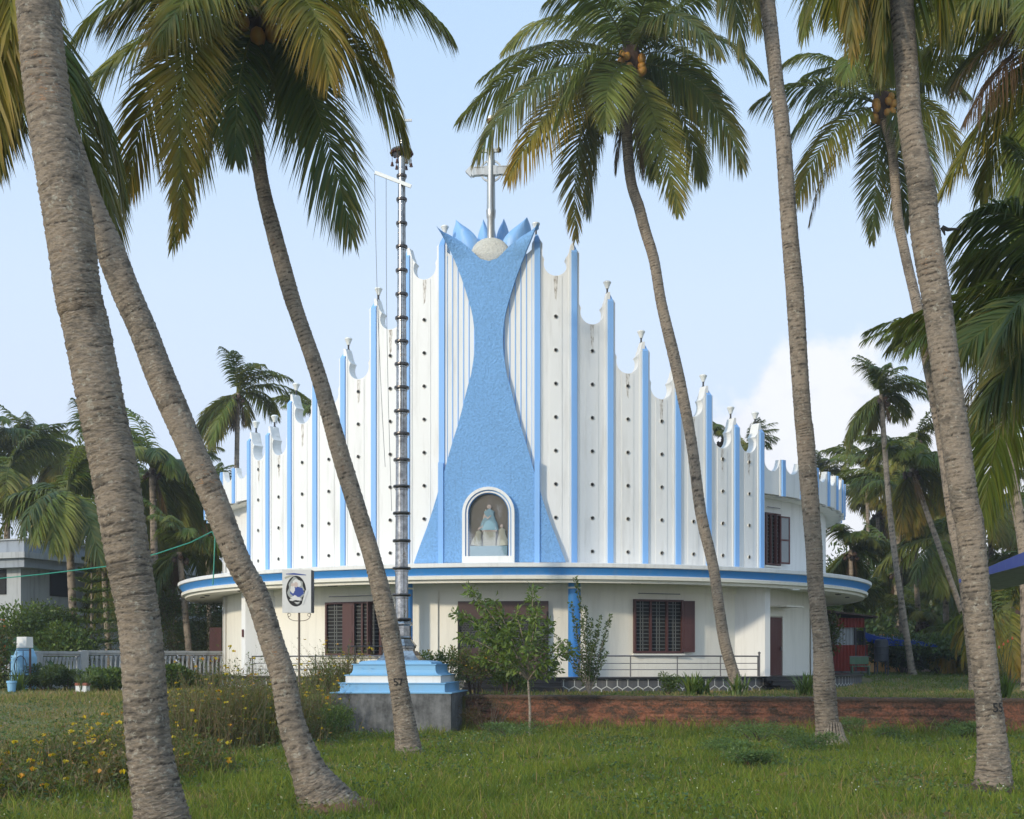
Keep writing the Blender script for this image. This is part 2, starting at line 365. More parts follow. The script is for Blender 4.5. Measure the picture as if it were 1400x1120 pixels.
# steps in front of the entrance and by the side door
def steps(t0, t1, name='entrance_steps'):
    m = MB()
    for k, r in enumerate((15.5, 15.15, 14.85)):
        z = .62+.15*(k+1); n = 14
        prof = [(14.5, z-.6), (r, z-.6), (r, z-.03), (r+.03, z-.03), (r+.03, z), (14.5, z)]
        m.lathe(prof, n, a0=t0, a1=t1, cap=False)
    m.build(name, M['black'], church)
steps(px_r(634, 15.2), px_r(768, 15.2)); steps(px_r(1052, 15), px_r(1106, 15), 'side_steps')
# blue round columns
for sg in (-1, 1):
    t = sg*(T0+DT); c = MB().lathe([(.21, FZ), (.21, 4.05), (.225, 4.055), (.225, 4.09), (.21, 4.10), (.21, 4.3)], 28, cap=False).build('column', M['fascia'], church, smooth=True)
    c.location = pol(13.9, t, 0)
    MB().lathe([(.23, 4.04), (.24, 4.06), (.24, 4.08), (.23, 4.10)], 28, cap=False).build('column_ring', M['lampwhite'], c)
# wall pilasters beside the entrance
for px in (590, 800):
    t = px_r(px, RW); m = MB()
    m.lathe([(RW-.1, FZ), (RW+.07, FZ), (RW+.07, 4.28), (RW-.1, 4.28)], 3, a0=t-.019, a1=t+.019, cap=False); m.build('pilaster', M['cream'], church)
t0_, t1_ = px_r(345, RW), px_r(1008, RW)
MB().lathe([(RW-.1, 4.02), (RW+.05, 4.02), (RW+.05, 4.28)], 80, a0=t0_, a1=t1_, cap=False).build('wall_band', M['cream'], church)
# side piers (slanted wing walls left and right)
for sg in (-1, 1):
    m = MB(); P = [(13.0, .700), (14.02, .748), (14.05, .765), (13.0, .800)]
    V = [pol(r, sg*a, z) for z in (FZ-.02, 4.28) for r, a in P]; m.add(V, [(0, 1, 2, 3), (4, 5, 6, 7), (0, 1, 5, 4), (1, 2, 6, 5), (2, 3, 7, 6), (3, 0, 4, 7)])
    m.build('wing_wall', M['white'], church)
# entrance roller shutter
def wallframe(name, t, w_, z0, z1, m, r=RW, d=.06, parent=church):
    o = empty(name, pol(r, t, 0), t); o.parent = parent; return o
t = px_r(688, RW); g = wallframe('roller_shutter', t, 3.1, FZ, 3.66, None)
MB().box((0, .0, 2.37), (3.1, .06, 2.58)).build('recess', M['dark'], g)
MB().box((0, -.05, 3.35), (3.1, .06, .60)).build('shutter_hood', M['grill'], g)
MB().box((-1.52, -.05, 2.2), (.07, .1, 2.2)).build('guide_rail', M['dark'], g)
MB().box((1.52, -.05, 2.2), (.07, .1, 2.2)).build('guide_rail', M['dark'], g)
m = MB()
for i in range(22): m.box((0, -.05, FZ+.03+i*.044), (2.98, .05, .036))
m.build('shutter_slats', M['grill'], g)
m = MB()
for i in range(17):
    z = 2.08+i*.06; m.box((0, -.045, z), (2.98, .012, .012))
    for k in range(30): m.box((-1.45+k*.1+(.05 if i % 2 else 0), -.045, z+.03), (.012, .012, .05))
m.build('shutter_grille', M['slat'], g)
# windows
def window(px0, px1, y0, y1, shutters, r=RW, open_=None, name='window'):
    tc_ = (px_r(px0, r)+px_r(px1, r))/2; d = BY-r*math.cos(tc_+BR); wd = (px_r(px1, r)-px_r(px0, r))*r
    z1 = EYE+(HY-y0)/F*d; z0 = EYE+(HY-y1)/F*d; h = z1-z0; zc = (z0+z1)/2
    g = wallframe(name, tc_, 0, 0, 0, None, r=r) if False else empty(name, pol(r, tc_, zc), tc_); g.parent = church
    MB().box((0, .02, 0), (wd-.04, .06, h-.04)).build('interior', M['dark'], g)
    fr = MB()
    for x in (-wd/2+.035, wd/2-.035, -wd/6, wd/6): fr.box((x, -.05, 0), (.07, .12, h))
    for z in (-h/2+.035, h/2-.035): fr.box((0, -.052, z), (wd, .12, .07))
    fr.build('frame', M['wood'], g)
    ss = MB()
    n = max(7, int(h/.14))
    for i in range(n):
        z = -h/2+.1+(h-.2)*(i+.5)/n
        ss.box((0, -.03, z), (wd-.1, .012, .028)); 
    ss.build('louvre_slats', M['slat'], g)
    gr = MB()
    for x in (-wd/3-.05, -wd/3+.05, -.05, .05, wd/3-.05, wd/3+.05): gr.box((x, -.012, 0), (.010, .010, h-.1))
    gr.build('grille', M['inkgrey'], g)
    MB().box((0, -.06, -h/2-.05), (wd+.1, .14, .05)).build('sill', M['cream'], g)
    MB().box((0, -.12, h/2+.2), (wd*.85, .03, .03)).build('awning_rod', M['rail'], g)
    for x0, w_, ang in shutters:
        sh = MB(); sh.box((w_/2, 0, 0), (w_, .035, h-.06)); 
        for zz in (h*.24, -h*.24): sh.box((w_/2, -.022, zz), (w_*.62, .02, h*.36))
        so_ = sh.build('shutter', M['wood'], g); so_.location = (x0, -.13, 0); so_.rotation_euler.z = ang
    return g, wd, h
window(865, 932, 820, 893, [(.86, .52, 0.0)])
g, wd, h = window(448, 524, 823, 896, [(-.36, .46, 0.0), (.84, .5, -1.3)])
g, wd, h = window(1044, 1064, 702, 773, [(0.02, .10, -1.3)])
pn = empty('open_casement', (.40, -.12, 0), -.1); pn.parent = g
m = MB(); cw, ch = .56, 1.78
for x in (.03, cw-.03): m.box((x, 0, 0), (.06, .04, ch))
for z in (-ch/2+.03, 0, ch/2-.03): m.box((cw/2, .001, z), (cw, .04, .06))
m.build('frame', M['door'], pn); MB().box((cw/2, 0, 0), (cw-.08, .01, ch-.08)).build('pane', M['pane'], pn)
# side door with frame
t = px_r(1058, RW); g = empty('side_door', pol(RW, t, FZ), t); g.parent = church
MB().box((0, -.01, 1.08), (.95, .06, 2.16)).build('panel', M['door'], g)
m = MB(); m.box((-.53, -.03, 1.1), (.11, .12, 2.2)); m.box((.53, -.03, 1.1), (.11, .12, 2.2)); m.box((0, -.032, 2.25), (1.2, .12, .1)); m.build('frame', M['cream'], g)
MB().box((.36, -.07, 1.0), (.03, .05, .14)).build('handle', M['rail'], g)
MB().box((.2, -.4, 2.55), (1.15, .8, .05)).build('door_hood', M['cream'], g)
t = px_r(311, RW); sh = MB().box((0, -.25, 2.3), (.05, .5, 1.5)).build('side_shutter', M['wood'], church); sh.location = pol(RW+.1, t-.22, 0); sh.rotation_euler.z = t-.22
t = -.72; mm = MB().box((0, 0, 0), (.1, .03, .28)).build('wall_plaque', M['door'], church); mm.location = pol(14.06, -.757, 2.65); mm.rotation_euler.z = -.757
# vertical mouldings on upper wall beside the right end
for t in (1.12, 1.17, -1.12, -1.17):
    MB().lathe([(RW-.05, CZ), (RW+.06, CZ), (RW+.06, 7.63), (RW-.05, 7.63)], 1, a0=t-.010, a1=t+.010, cap=False).build('wall_moulding', M['white'], church)
    MB().lathe([(RW-.05, FZ), (RW+.06, FZ), (RW+.06, 4.27), (RW-.05, 4.27)], 1, a0=t-.010, a1=t+.010, cap=False).build('wall_moulding', M['white'], church)
# railings
def railing(pa, pb, ztop, posts, r=14.35):
    ta, tb = px_r(pa, r), px_r(pb, r); g = empty('railing', pol(r, (ta+tb)/2, FZ)); g.parent = church
    c = Vector(pol(r, (ta+tb)/2, FZ)); m = MB(); n = 16
    for z, rad in ((ztop, .028), (ztop-.25, .014), (ztop-.46, .014)):
        m.tube([Vector(pol(r, ta+(tb-ta)*i/n, FZ+z))-c for i in range(n+1)], rad, 6)
    m.build('rails', M['rail'], g, smooth=True)
    for p in posts:
        t = px_r(p, r); m = MB(); q = Vector(pol(r, t, FZ))-c; m.lathe([(.022, 0), (.022, ztop-.02)], 8, c=q); m.build('post', M['rail'], g)
railing(792, 1038, .70, (792, 862, 926, 985, 1036)); railing(345, 524, .70, (345, 388, 431, 475, 484, 524))
t = px_r(1038, 14.35); MB().lathe([(.035, FZ), (.035, FZ+.78), (.05, FZ+.8), (.05, FZ+.84), (0, FZ+.87)], 10).build('newel_post', M['rail'], church, loc=pol(14.35, t, 0))
t = px_r(497, 15.3); g = empty('handrail', pol(15.3, t, FZ-.4)); g.parent = church
m = MB(); m.tube([(-.55, 0, 1.42), (.75, 0, 1.42)], .025, 6); m.build('rail', M['iron'], g)
for x in (-.5, -.28, .7): m = MB(); m.tube([(x, 0, 0), (x, 0, 1.42)], .022, 6); m.build('post', M['iron'], g)

# ---- fluted facade
ZT = [16.0, 15.7, 14.1, 12.5, 11.7, 11.2, 10.2, 10.15]
LAMPS = (0, 2, 3, 5, 6, 7)
def local(t):            # local frame on the facade circle: u along, z up, w outward-inward
    e = Vector((math.cos(t), math.sin(t), 0)); n = Vector((math.sin(t), -math.cos(t), 0)); return e, n
def rib(t, zt, zb, sg, lamp, tall=True):
    g = empty('rib', (0, 0, 0)); g.parent = church; e, n = local(t)
    def P(u, rr_, z): q = n*rr_+e*u*sg; return (q.x, q.y, z)      # u>0 outward side
    zf = zt-.34 if tall else zt
    m = MB(); hw = .175; ri, ro = R-.50, R-.082
    if tall:
        V = [P(-hw, ri, zb), P(hw, ri, zb), P(hw, ro, zb), P(-hw, ro, zb), P(-hw, ri, zf), P(hw, ri, zf), P(hw, ro, zf), P(-hw, ro, zf)]
        V += [P(-.11, R-.20, zf+.15), P(.10, R-.20, zf+.15), P(-.12, R-.44, zf+.15), P(.10, R-.44, zf+.15), P(-.09, R-.28, zt), P(.03, R-.28, zt), P(-.09, R-.42, zt), P(.03, R-.42, zt)]
        m.add(V, [(0, 1, 5, 4), (1, 2, 6, 5), (2, 3, 7, 6), (3, 0, 4, 7), (7, 6, 9, 8), (6, 5, 11, 9), (5, 4, 10, 11), (4, 7, 8, 10), (8, 9, 13, 12), (9, 11, 15, 13), (11, 10, 14, 15), (10, 8, 12, 14), (12, 13, 15, 14)])
    else:
        V = [P(-hw, ri+.2, zb), P(hw, ri+.2, zb), P(hw, ro, zb), P(-hw, ro, zb)]+[P(-hw, ri+.2, zf), P(hw, ri+.2, zf), P(hw, ro, zf), P(-hw, ro, zf)]
        m.add(V, [(0, 1, 5, 4), (1, 2, 6, 5), (2, 3, 7, 6), (3, 0, 4, 7), (4, 5, 6, 7), (0, 1, 2, 3)])
    m.build('pier', M['white'], g)
    m = MB(); hb = .095; r0, r1 = R-.083, R-.025
    V = [P(-hb, r0, zb+.0), P(hb, r0, zb), P(hb, r1, zb), P(-hb, r1, zb), P(-hb, r0, zf), P(hb, r0, zf), P(hb, r1, zf), P(-hb, r1, zf)]
    m.add(V, [(0, 1, 5, 4), (1, 2, 6, 5), (2, 3, 7, 6), (3, 0, 4, 7), (4, 5, 6, 7), (0, 1, 2, 3)])
    if tall: m.add([P(-hb, r1, zf+.002), P(hb, r1, zf+.002), P(-hb, R-.05, zf+.002), P(hb, R-.05, zf+.002), P(-.085, R-.17, zf+.17), P(.085, R-.17, zf+.17), P(-.06, R-.27, zt+.01), P(.03, R-.27, zt+.01), P(-.06, R-.33, zt+.01), P(.03, R-.33, zt+.01)],
                 [(0, 1, 5, 4), (4, 5, 7, 6), (6, 7, 9, 8), (0, 4, 2), (1, 3, 5), (2, 4, 6, 8), (3, 9, 7, 5)])
    m.build('blue_strip', M['blue'], g)
    if lamp:
        l = empty('lamp', P(-.03, R-.35, zt-.02)); l.parent = g
        MB().lathe([(.05, 0), (.055, .04), (.032, .06), (.032, .19), (.06, .22)], 10).build('stem', M['iron'], l)
        MB().lathe([(.055, .20), (.075, .27), (.125, .38), (.14, .40), (.14, .42), (.10, .46), (0, .48)], 14).build('bowl', M['lampwhite'], l, smooth=True)
    return g
holeZ = [5.31+1.127*k for k in range(9)]
hole_me = MB().lathe([(.0, .02), (.042, .02), (.045, -.05), (.062, -.05), (.064, .03)], 12, cap=False, xform=Matrix.Rotation(PI/2, 3, 'X').to_4x4()) 
hm = bpy.data.meshes.new('vent_hole'); hm.from_pydata(hole_me.v, [], hole_me.f); hm.materials.append(M['dark'])
pipe_ = MB().lathe([(.046, .03), (.046, -.058), (.064, -.058), (.066, .03)], 12, cap=False, xform=Matrix.Rotation(PI/2, 3, 'X').to_4x4())
pm = bpy.data.meshes.new('vent_rim'); pm.from_pydata(pipe_.v, [], pipe_.f); pm.materials.append(M['cream'])
def panel(ta, tb, sg, zo, zb, notch=True, holes=True, zi=None, i0=0):
    """ta inner rib angle, tb outer; flat panel between them"""
    a = Vector(pol(R, sg*ta, 0)); b = Vector(pol(R, sg*tb, 0)); e = (b-a); W = e.length; e.normalize(); n = Vector((e.y, -e.x, 0))*sg
    if n.dot(a) < 0: n = -n
    def P(s_, z, d_): q = a+e*s_-n*d_; return (q.x, q.y, z)
    g = empty('facade_panel', (0, 0, 0)); g.parent = church
    if notch:
        c = W/2; rn = .40; zc = zo-.72; out = [(0.0, zb), (0.0, zo-.22), (.06, zo-.25), (.13, zo-.36)]
        for k in range(17):
            an = math.radians(160+k*(380-160)/16); out.append((c+rn*math.cos(an), zc+rn*math.sin(an)))
        out += [(c+rn-.07, zc+.20), (c+rn+.0, zo-.44), (c+rn+.05, zo-.34), (W-.12, zo-.12), (W-.08, zo), (W, zo), (W, zb)]
    else:
        c = W/2; out = [(0.0, zb), (0.0, zo-.06)]
        for k in range(13):
            an = math.radians(180+k*180/12); out.append((c+.42*math.cos(an), zo-.08+.36*math.sin(an)))
        out += [(W, zo-.06), (W, zb)]
    m = MB(); m.prism(out, P, .10, .50 if notch else .3); m.build('wall', M['white'], g)
    if holes:
        zt_ = zo-1.125 if notch else 0
        m = MB(); sw = .215
        V = [P(c-sw, zb, .085), P(c+sw, zb, .085), P(c+sw, zt_, .085), P(c-sw, zt_, .085), P(c-sw, zb, .11), P(c+sw, zb, .11), P(c+sw, zt_, .11), P(c-sw, zt_, .11)]
        m.add(V, [(0, 1, 2, 3), (0, 4, 5, 1), (1, 5, 6, 2), (2, 6, 7, 3), (3, 7, 4, 0)]); st = m.build('raised_strip', M['white'], g)
        rz = math.atan2(n.x, -n.y)
        m = MB(); V = [P(c-.035, zt_-.75, .083), P(c+.03, zt_-.85, .083), P(c+.07, zt_-.01, .083), P(c-.075, zt_-.01, .083)]
        m.add(V, [(0, 1, 2, 3)]); m.build('rain_stain', M['stain'], g)
        for k, z in enumerate(holeZ):
            if z > zt_-.3 or k < i0: continue
            q = P(c, z, .085); ho = put('vent_hole', hm, None, g, loc=q); ho.rotation_euler.z = rz; rm = put('rim', pm, None, ho)
    return g
def fst(t, b, o):
    oc = N(t, 'ShaderNodeTexCoord'); r = ramp(t, [(.45, 0.0), (.62, 1.0)]); t.links.new(noise(t, 24, 5, .7, vec=oc.outputs['Object'], sc3=(1, 1, .25)), r.inputs[0])
    t.links.new(mixc(t, r.outputs[0], (.70, .67, .62), (.27, .22, .17)), b.inputs['Base Color']); b.inputs['Roughness'].default_value = .8
M['stain'] = mat('rain_stain', fst)
for sg in (-1, 1):
    for n_ in range(8):
        rib(sg*(T0+n_*DT), ZT[n_], CZ+.02, sg, n_ in LAMPS)
    for n_ in range(7): panel(T0+n_*DT, T0+(n_+1)*DT, sg, ZT[n_+1], CZ+.02, i0=1 if n_ == 0 else 0)
    for n_ in range(8, 17): rib(sg*(T0+n_*DT), 8.95, 7.62, sg, False, tall=False)
    for n_ in range(7, 16): panel(T0+n_*DT, T0+(n_+1)*DT, sg, 8.93, 7.66, notch=False, holes=False)
# ---- tower centre: white wall with thin blue lines, blue flared slab
X0 = R*math.sin(T0); Y0 = -R*math.cos(T0)
tp = MB(); TPx = lambda x, z, d: (x, Y0+d, z)
tp.prism([(-X0, CZ), (X0, CZ), (X0, 15.6), (.9, 15.0), (-.9, 15.0), (-X0, 15.6)], TPx, .08, .48); tp.build('centre_wall', M['white'], church)
for k in range(1, 9):
    for sg in (-1, 1):
        x = X0-.0-.187*k
        if x < .45: continue
        MB().box((sg*x, Y0+.075, (CZ+15.3)/2), (.03, .02, 15.3-CZ)).build('blue_line', M['blue'], church)
flare = [(769, 105), (745, 96), (720, 86), (697, 78), (673, 70.5), (645, 62), (620, 55), (600, 49), (580, 42.5), (560, 37), (543, 33), (526, 28.5), (512, 24.5), (500, 22.5), (490, 21), (478, 19.7), (467, 19.2), (456, 19.6), (445, 20.6), (434, 22), (423, 24.2), (410, 28), (395, 32.5), (380, 37.5), (365, 43.2), (352, 48.5), (341, 53.5), (330, 59.5), (318, 66), (313.5, 69.5)]
K = 40.7
def fz(y): return EYE+(HY-y)/K
def inner(y):            # inner edge of the V at the top (px from the centre)
    return float(np.interp(y, [313.5, 318, 322, 334, 345, 352, 356.5, 357], [68.5, 57, 49, 31.5, 21, 13.5, 8, 0])) if y < 357 else 0
fl = MB(); NS = 14
def surf(x, fwd):
    if abs(x) <= X0: return Y0-fwd
    a = math.asin(min(.999, abs(x)/R)); return -(R+fwd)*math.cos(a)
rows = []
ysamp = sorted(set([a for a, b in flare]+[357, 354, 347, 337, 325]+list(range(380, 769, 12))), reverse=True)
fy = np.array([a for a, b in flare][::-1]); fw = np.array([b for a, b in flare][::-1])
for y in ysamp:
    w_ = float(np.interp(y, fy, fw)); i_ = inner(y); z = fz(y); wing = .10+.55*max(0, (357-y)/44)**1.6
    rows.append((y, z, w_/K, i_/K, wing))
for sg in (-1, 1):
    V = []; base = len(fl.v)
    for y, z, w_, i_, fwd in rows:
        for k in range(NS+1):
            x = i_+(w_-i_)*k/NS; ff = .10+(fwd-.10)*(k/NS)**1.2
            V.append((sg*x, surf(x, ff), z))
    nv = len(V); V += [(v[0]*(1 if abs(v[0]) < X0 else .992), v[1]+.17, v[2]) for v in V]
    Fc = []; n_ = NS+1
    for i in range(len(rows)-1):
        for k in range(NS): q = (i*n_+k, i*n_+k+1, (i+1)*n_+k+1, (i+1)*n_+k); Fc.append(q); Fc.append(tuple(a+nv for a in q[::-1]))
        Fc.append((i*n_+NS, (i+1)*n_+NS, (i+1)*n_+NS+nv, i*n_+NS+nv)); Fc.append((i*n_, (i+1)*n_, (i+1)*n_+nv, i*n_+nv))
    fl.add(V, Fc)
flo = fl.build('flared_centrepiece', M['stucco'], church)
# ribs running over the flare
for sg in (-1, 1):
    MB().box((sg*X0*1.0, Y0-.09, (CZ+8.3)/2+.01), (.17, .12, 8.3-CZ-.02)).build('rib_over_flare', M['blue'], church)
# dome and lotus petals
zd = fz(356); d = MB().lathe([(.0, -.25), (.32, -.05), (.64, .26), (.68, .34), (.66, .46), (.58, .64), (.45, .79), (.30, .88), (.15, .925), (0, .94)], 40).build('dome', M['domes'], church, smooth=True)
d.location = (0, Y0+.35, zd); d.scale = (1, .28, .97)
def petal(x0, lean, tip, wd, z0, y=0, face=0):
    m = MB(); nu, nv_ = 9, 14; V = []
    for j in range(nv_+1):
        v_ = j/nv_; hw = wd*max(.06, math.sin(PI*min(1, v_*.86+.14))**.8)
        cx = x0+lean*(v_**1.5); cz = z0+tip*v_; cy = y-.10*math.sin(PI*v_)+.25*v_*v_
        for i in range(nu+1):
            u_ = i/nu*2-1; V.append((cx+hw*u_*math.cos(face), cy+.22*(1-u_*u_)*1.0*wd/.35*-1+u_*hw*math.sin(face), cz))
    n_ = nu+1; nn_ = len(V); V += [(a, b+.045, c) for a, b, c in V]
    Fc = []
    for j in range(nv_):
        for i in range(nu): q = (j*n_+i, j*n_+i+1, (j+1)*n_+i+1, (j+1)*n_+i); Fc += [q, tuple(a+nn_ for a in q[::-1])]
        Fc += [(j*n_, (j+1)*n_, (j+1)*n_+nn_, j*n_+nn_), (j*n_+nu, (j+1)*n_+nu, (j+1)*n_+nu+nn_, j*n_+nu+nn_)]
    Fc.append(tuple(nv_*n_+i for i in range(n_))+tuple(nv_*n_+i+nn_ for i in range(nu, -1, -1)))
    m.add(V, Fc).build('lotus_petal', M['petal'], church, smooth=True)
yP = Y0+1.0
for sg in (-1, 1):
    petal(sg*.72, sg*.50, 1.45, .46, fz(347), yP-.3, face=sg*.25); petal(sg*.34, sg*.02, 1.62, .27, fz(345), yP+.25, face=sg*.5)
petal(-.10, -.02, 1.65, .2, fz(342), yP+.5); petal(.42, .10, 1.25, .26, fz(338), yP+1.0, face=.3); petal(-.75, -.2, 1.0, .3, fz(338), yP+1.0, face=-.3)
# cross on its pole
cr = empty('roof_cross', (-.02, Y0+.75, 0)); cr.parent = church; kz = lambda y: EYE+(HY-y)/(F/42.6)
MB().lathe([(.13, kz(335)), (.13, kz(300)), (.15, kz(298)), (.17, kz(288)), (.15, kz(286)), (.135, kz(215)), (.12, kz(205)), (.03, kz(200)), (.025, kz(172))], 16).build('post', M['silver'], cr, smooth=True)
m = MB(); zc = kz(234)
m.box((0, 0, zc), (1.36, .17, .23))
for sg in (-1, 1):
    m.add([(sg*.68, -.09, zc-.2), (sg*.68, -.09, zc+.2), (sg*.88, -.09, zc), (sg*.68, .09, zc-.2), (sg*.68, .09, zc+.2), (sg*.88, .09, zc)], [(0, 1, 2), (3, 5, 4), (0, 2, 5, 3), (1, 4, 5, 2), (0, 3, 4, 1)])
m.box((0, 0, kz(206)), (.56, .1, .12)); m.box((0, 0, zc), (.42, .21, .31)); m.box((-.62, 0, zc), (.07, .21, .33)); m.box((.62, 0, zc), (.07, .21, .33)); m.box((0, 0, zc+.125), (1.30, .20, .03)); m.box((0, 0, zc-.125), (1.30, .20, .03))
m.build('arms', M['silver'], cr)
m = MB()
for k in range(32):
    a, b = 2*PI*k/32, 2*PI*(k+1)/32; V = []
    for an in (a, b):
        for rr_ in (.33, .39):
            for yy in (-.03, .03): V.append((rr_*math.cos(an), yy, zc+rr_*math.sin(an)))
    m.add(V, [(0, 1, 5, 4), (2, 6, 7, 3), (0, 4, 6, 2), (1, 3, 7, 5)])
m.build('ring', M['silver'], cr)
for sg in (-1, 1): MB().lathe([(0, -.09), (.08, -.05), (.09, .02), (.04, .1), (0, .14)], 10, c=(sg*.27, 0, kz(206))).build('knob', M['steeldark'], cr)
ln = empty('beacon_lamp', (0, 0, kz(172))); ln.parent = cr
MB().lathe([(.02, -.05), (.06, .0), (.15, .12), (.16, .2), (.12, .21)], 14).build('cup', M['copper'], ln); MB().lathe([(.12, .20), (.12, .30), (.08, .33), (0, .34)], 14).build('glass', M['lampwhite'], ln)
# niche
nc = empty('niche', (0, Y0, CZ+.02)); nc.parent = church; zN = fz(769)
H = 2.55; rI = .60
def arch(r, zb_, dz=0, seg=18): return [(-r, zb_)]+[(-r*math.cos(PI*k/seg), H-.85+dz+r*math.sin(PI*k/seg)) for k in range(seg+1)]+[(r, zb_)]
def archring(ro, ri, zb_, y0, y1, name, m_):
    a, b = arch(ro, zb_), arch(ri, zb_); n_ = len(a); V = [(x, y0, z) for x, z in a]+[(x, y0, z) for x, z in b]+[(x, y1, z) for x, z in a]+[(x, y1, z) for x, z in b]
    Fc = []
    for i in range(n_-1): Fc += [(i, i+1, n_+i+1, n_+i), (i, 2*n_+i, 2*n_+i+1, i+1), (n_+i, n_+i+1, 3*n_+i+1, 3*n_+i)]
    MB().add(V, Fc).build(name, m_, nc)
archring(.88, .78, 0, -.30, .0, 'outer_frame', M['white']); archring(.79, .73, 0, -.22, .0, 'blue_frame', M['blue']); archring(.74, .69, .2, -.25, .0, 'inner_frame', M['white'])
archring(.70, .66, .2, -.20, .0, 'blue_reveal', M['fascia'])
MB().box((0, -.17, .13), (1.72, .28, .26)).build('sill', M['white'], nc)
MB().prism(arch(.70, .2), lambda x, z, w_: (x, w_, z), -.115, -.10).build('niche_back', M['nichegrey'], nc)
MB().prism(arch(.69, .2), lambda x, z, w_: (x, w_, z), -.215, -.212).build('glass', M['glass'], nc)
# statue group (small plaster figures, in half relief inside the shallow niche)
def figure(x, z, h, m_, lean=0, seated=False):
    g = empty('statue', (x, -.155, z)); g.parent = nc
    X = Matrix.Rotation(lean, 4, 'Y') @ Matrix.Diagonal((1, .32, 1, 1))
    body = [(.0, 0), (.30*h, 0), (.26*h, .25*h), (.17*h, .5*h), (.15*h, .62*h), (.17*h, .72*h), (.06*h, .80*h), (.04*h, .83*h), (0, .84*h)]
    MB().lathe(body, 16, xform=X).build('robe', m_, g, smooth=True)
    MB().lathe([(0, .82*h), (.06*h, .85*h), (.075*h, .91*h), (.05*h, .98*h), (0, h)], 12, xform=X).build('head', M['flesh'], g, smooth=True)
    return g
MB().box((0, -.16, .42), (1.26, .09, .38)).build('altar_base', M['robeblue'], nc)
MB().box((.03, -.155, .85), (.42, .08, .48)).build('pedestal', M['robecream'], nc); MB().box((.03, -.16, 1.12), (.50, .09, .05)).build('pedestal_top', M['flesh'], nc)
sf = figure(.02, 1.14, .86, M['robeblue']); sf.scale = (1.25, 1, 1)
m = MB(); m.tube([(-.12, -.17, 1.62), (-.02, -.185, 1.52), (.08, -.18, 1.62)], [.03, .04, .03], 6); m.tube([(-.2, -.18, 1.22), (0, -.19, 1.28), (.25, -.18, 1.2)], .035, 6); m.build('mantle', M['flesh'], nc)
g = figure(-.10, 1.52, .32, M['flesh']); figure(-.42, .62, .64, M['robecream'], .20); figure(.48, .62, .72, M['robecream'], -.06)
m = MB(); m.tube([(-.36, -.18, 1.15), (-.22, -.19, 1.25), (-.14, -.18, 1.35)], .025, 6); m.build('raised_arm', M['flesh'], nc)
m = MB(); m.tube([(-.16, -.18, .62), (-.17, -.18, 1.1)], .014, 6); m.build('staff', M['dark'], nc)
# ------------------------------------------------------------------ retaining wall and flag mast monument
def fbrick(t, b, o):
    oc = N(t, 'ShaderNodeTexCoord'); vec = oc.outputs['Object']
    n = noise(t, 2.2, 6, .65, vec=vec, sc3=(1, 1, 2)); f = noise(t, 16, 5, .7, vec=vec)
    r = ramp(t, [(.38, (.035, .03, .02)), (.48, (.12, .065, .04)), (.57, (.28, .105, .058)), (.72, (.42, .21, .12))]); t.links.new(math_(t, 'ADD', math_(t, 'MULTIPLY', n, .62), math_(t, 'MULTIPLY', f, .4)), r.inputs[0])
    s = N(t, 'ShaderNodeSeparateXYZ'); t.links.new(vec, s.inputs[0])
    mo = N(t, 'ShaderNodeMapRange', inp={1: -.05, 2: .06}); t.links.new(math_(t, 'ADD', math_(t, 'ADD', s.outputs[2], -.50), math_(t, 'MULTIPLY', math_(t, 'SUBTRACT', n, .5), .5)), mo.inputs[0])
    t.links.new(mixc(t, math_(t, 'MULTIPLY', mo.outputs[0], .75), r.outputs[0], (.06, .05, .032)), b.inputs['Base Color']); b.inputs['Roughness'].default_value = .95
    bumpn(t, b, f, 1.0, .08)
M['laterite'] = mat('laterite_blocks', fbrick)
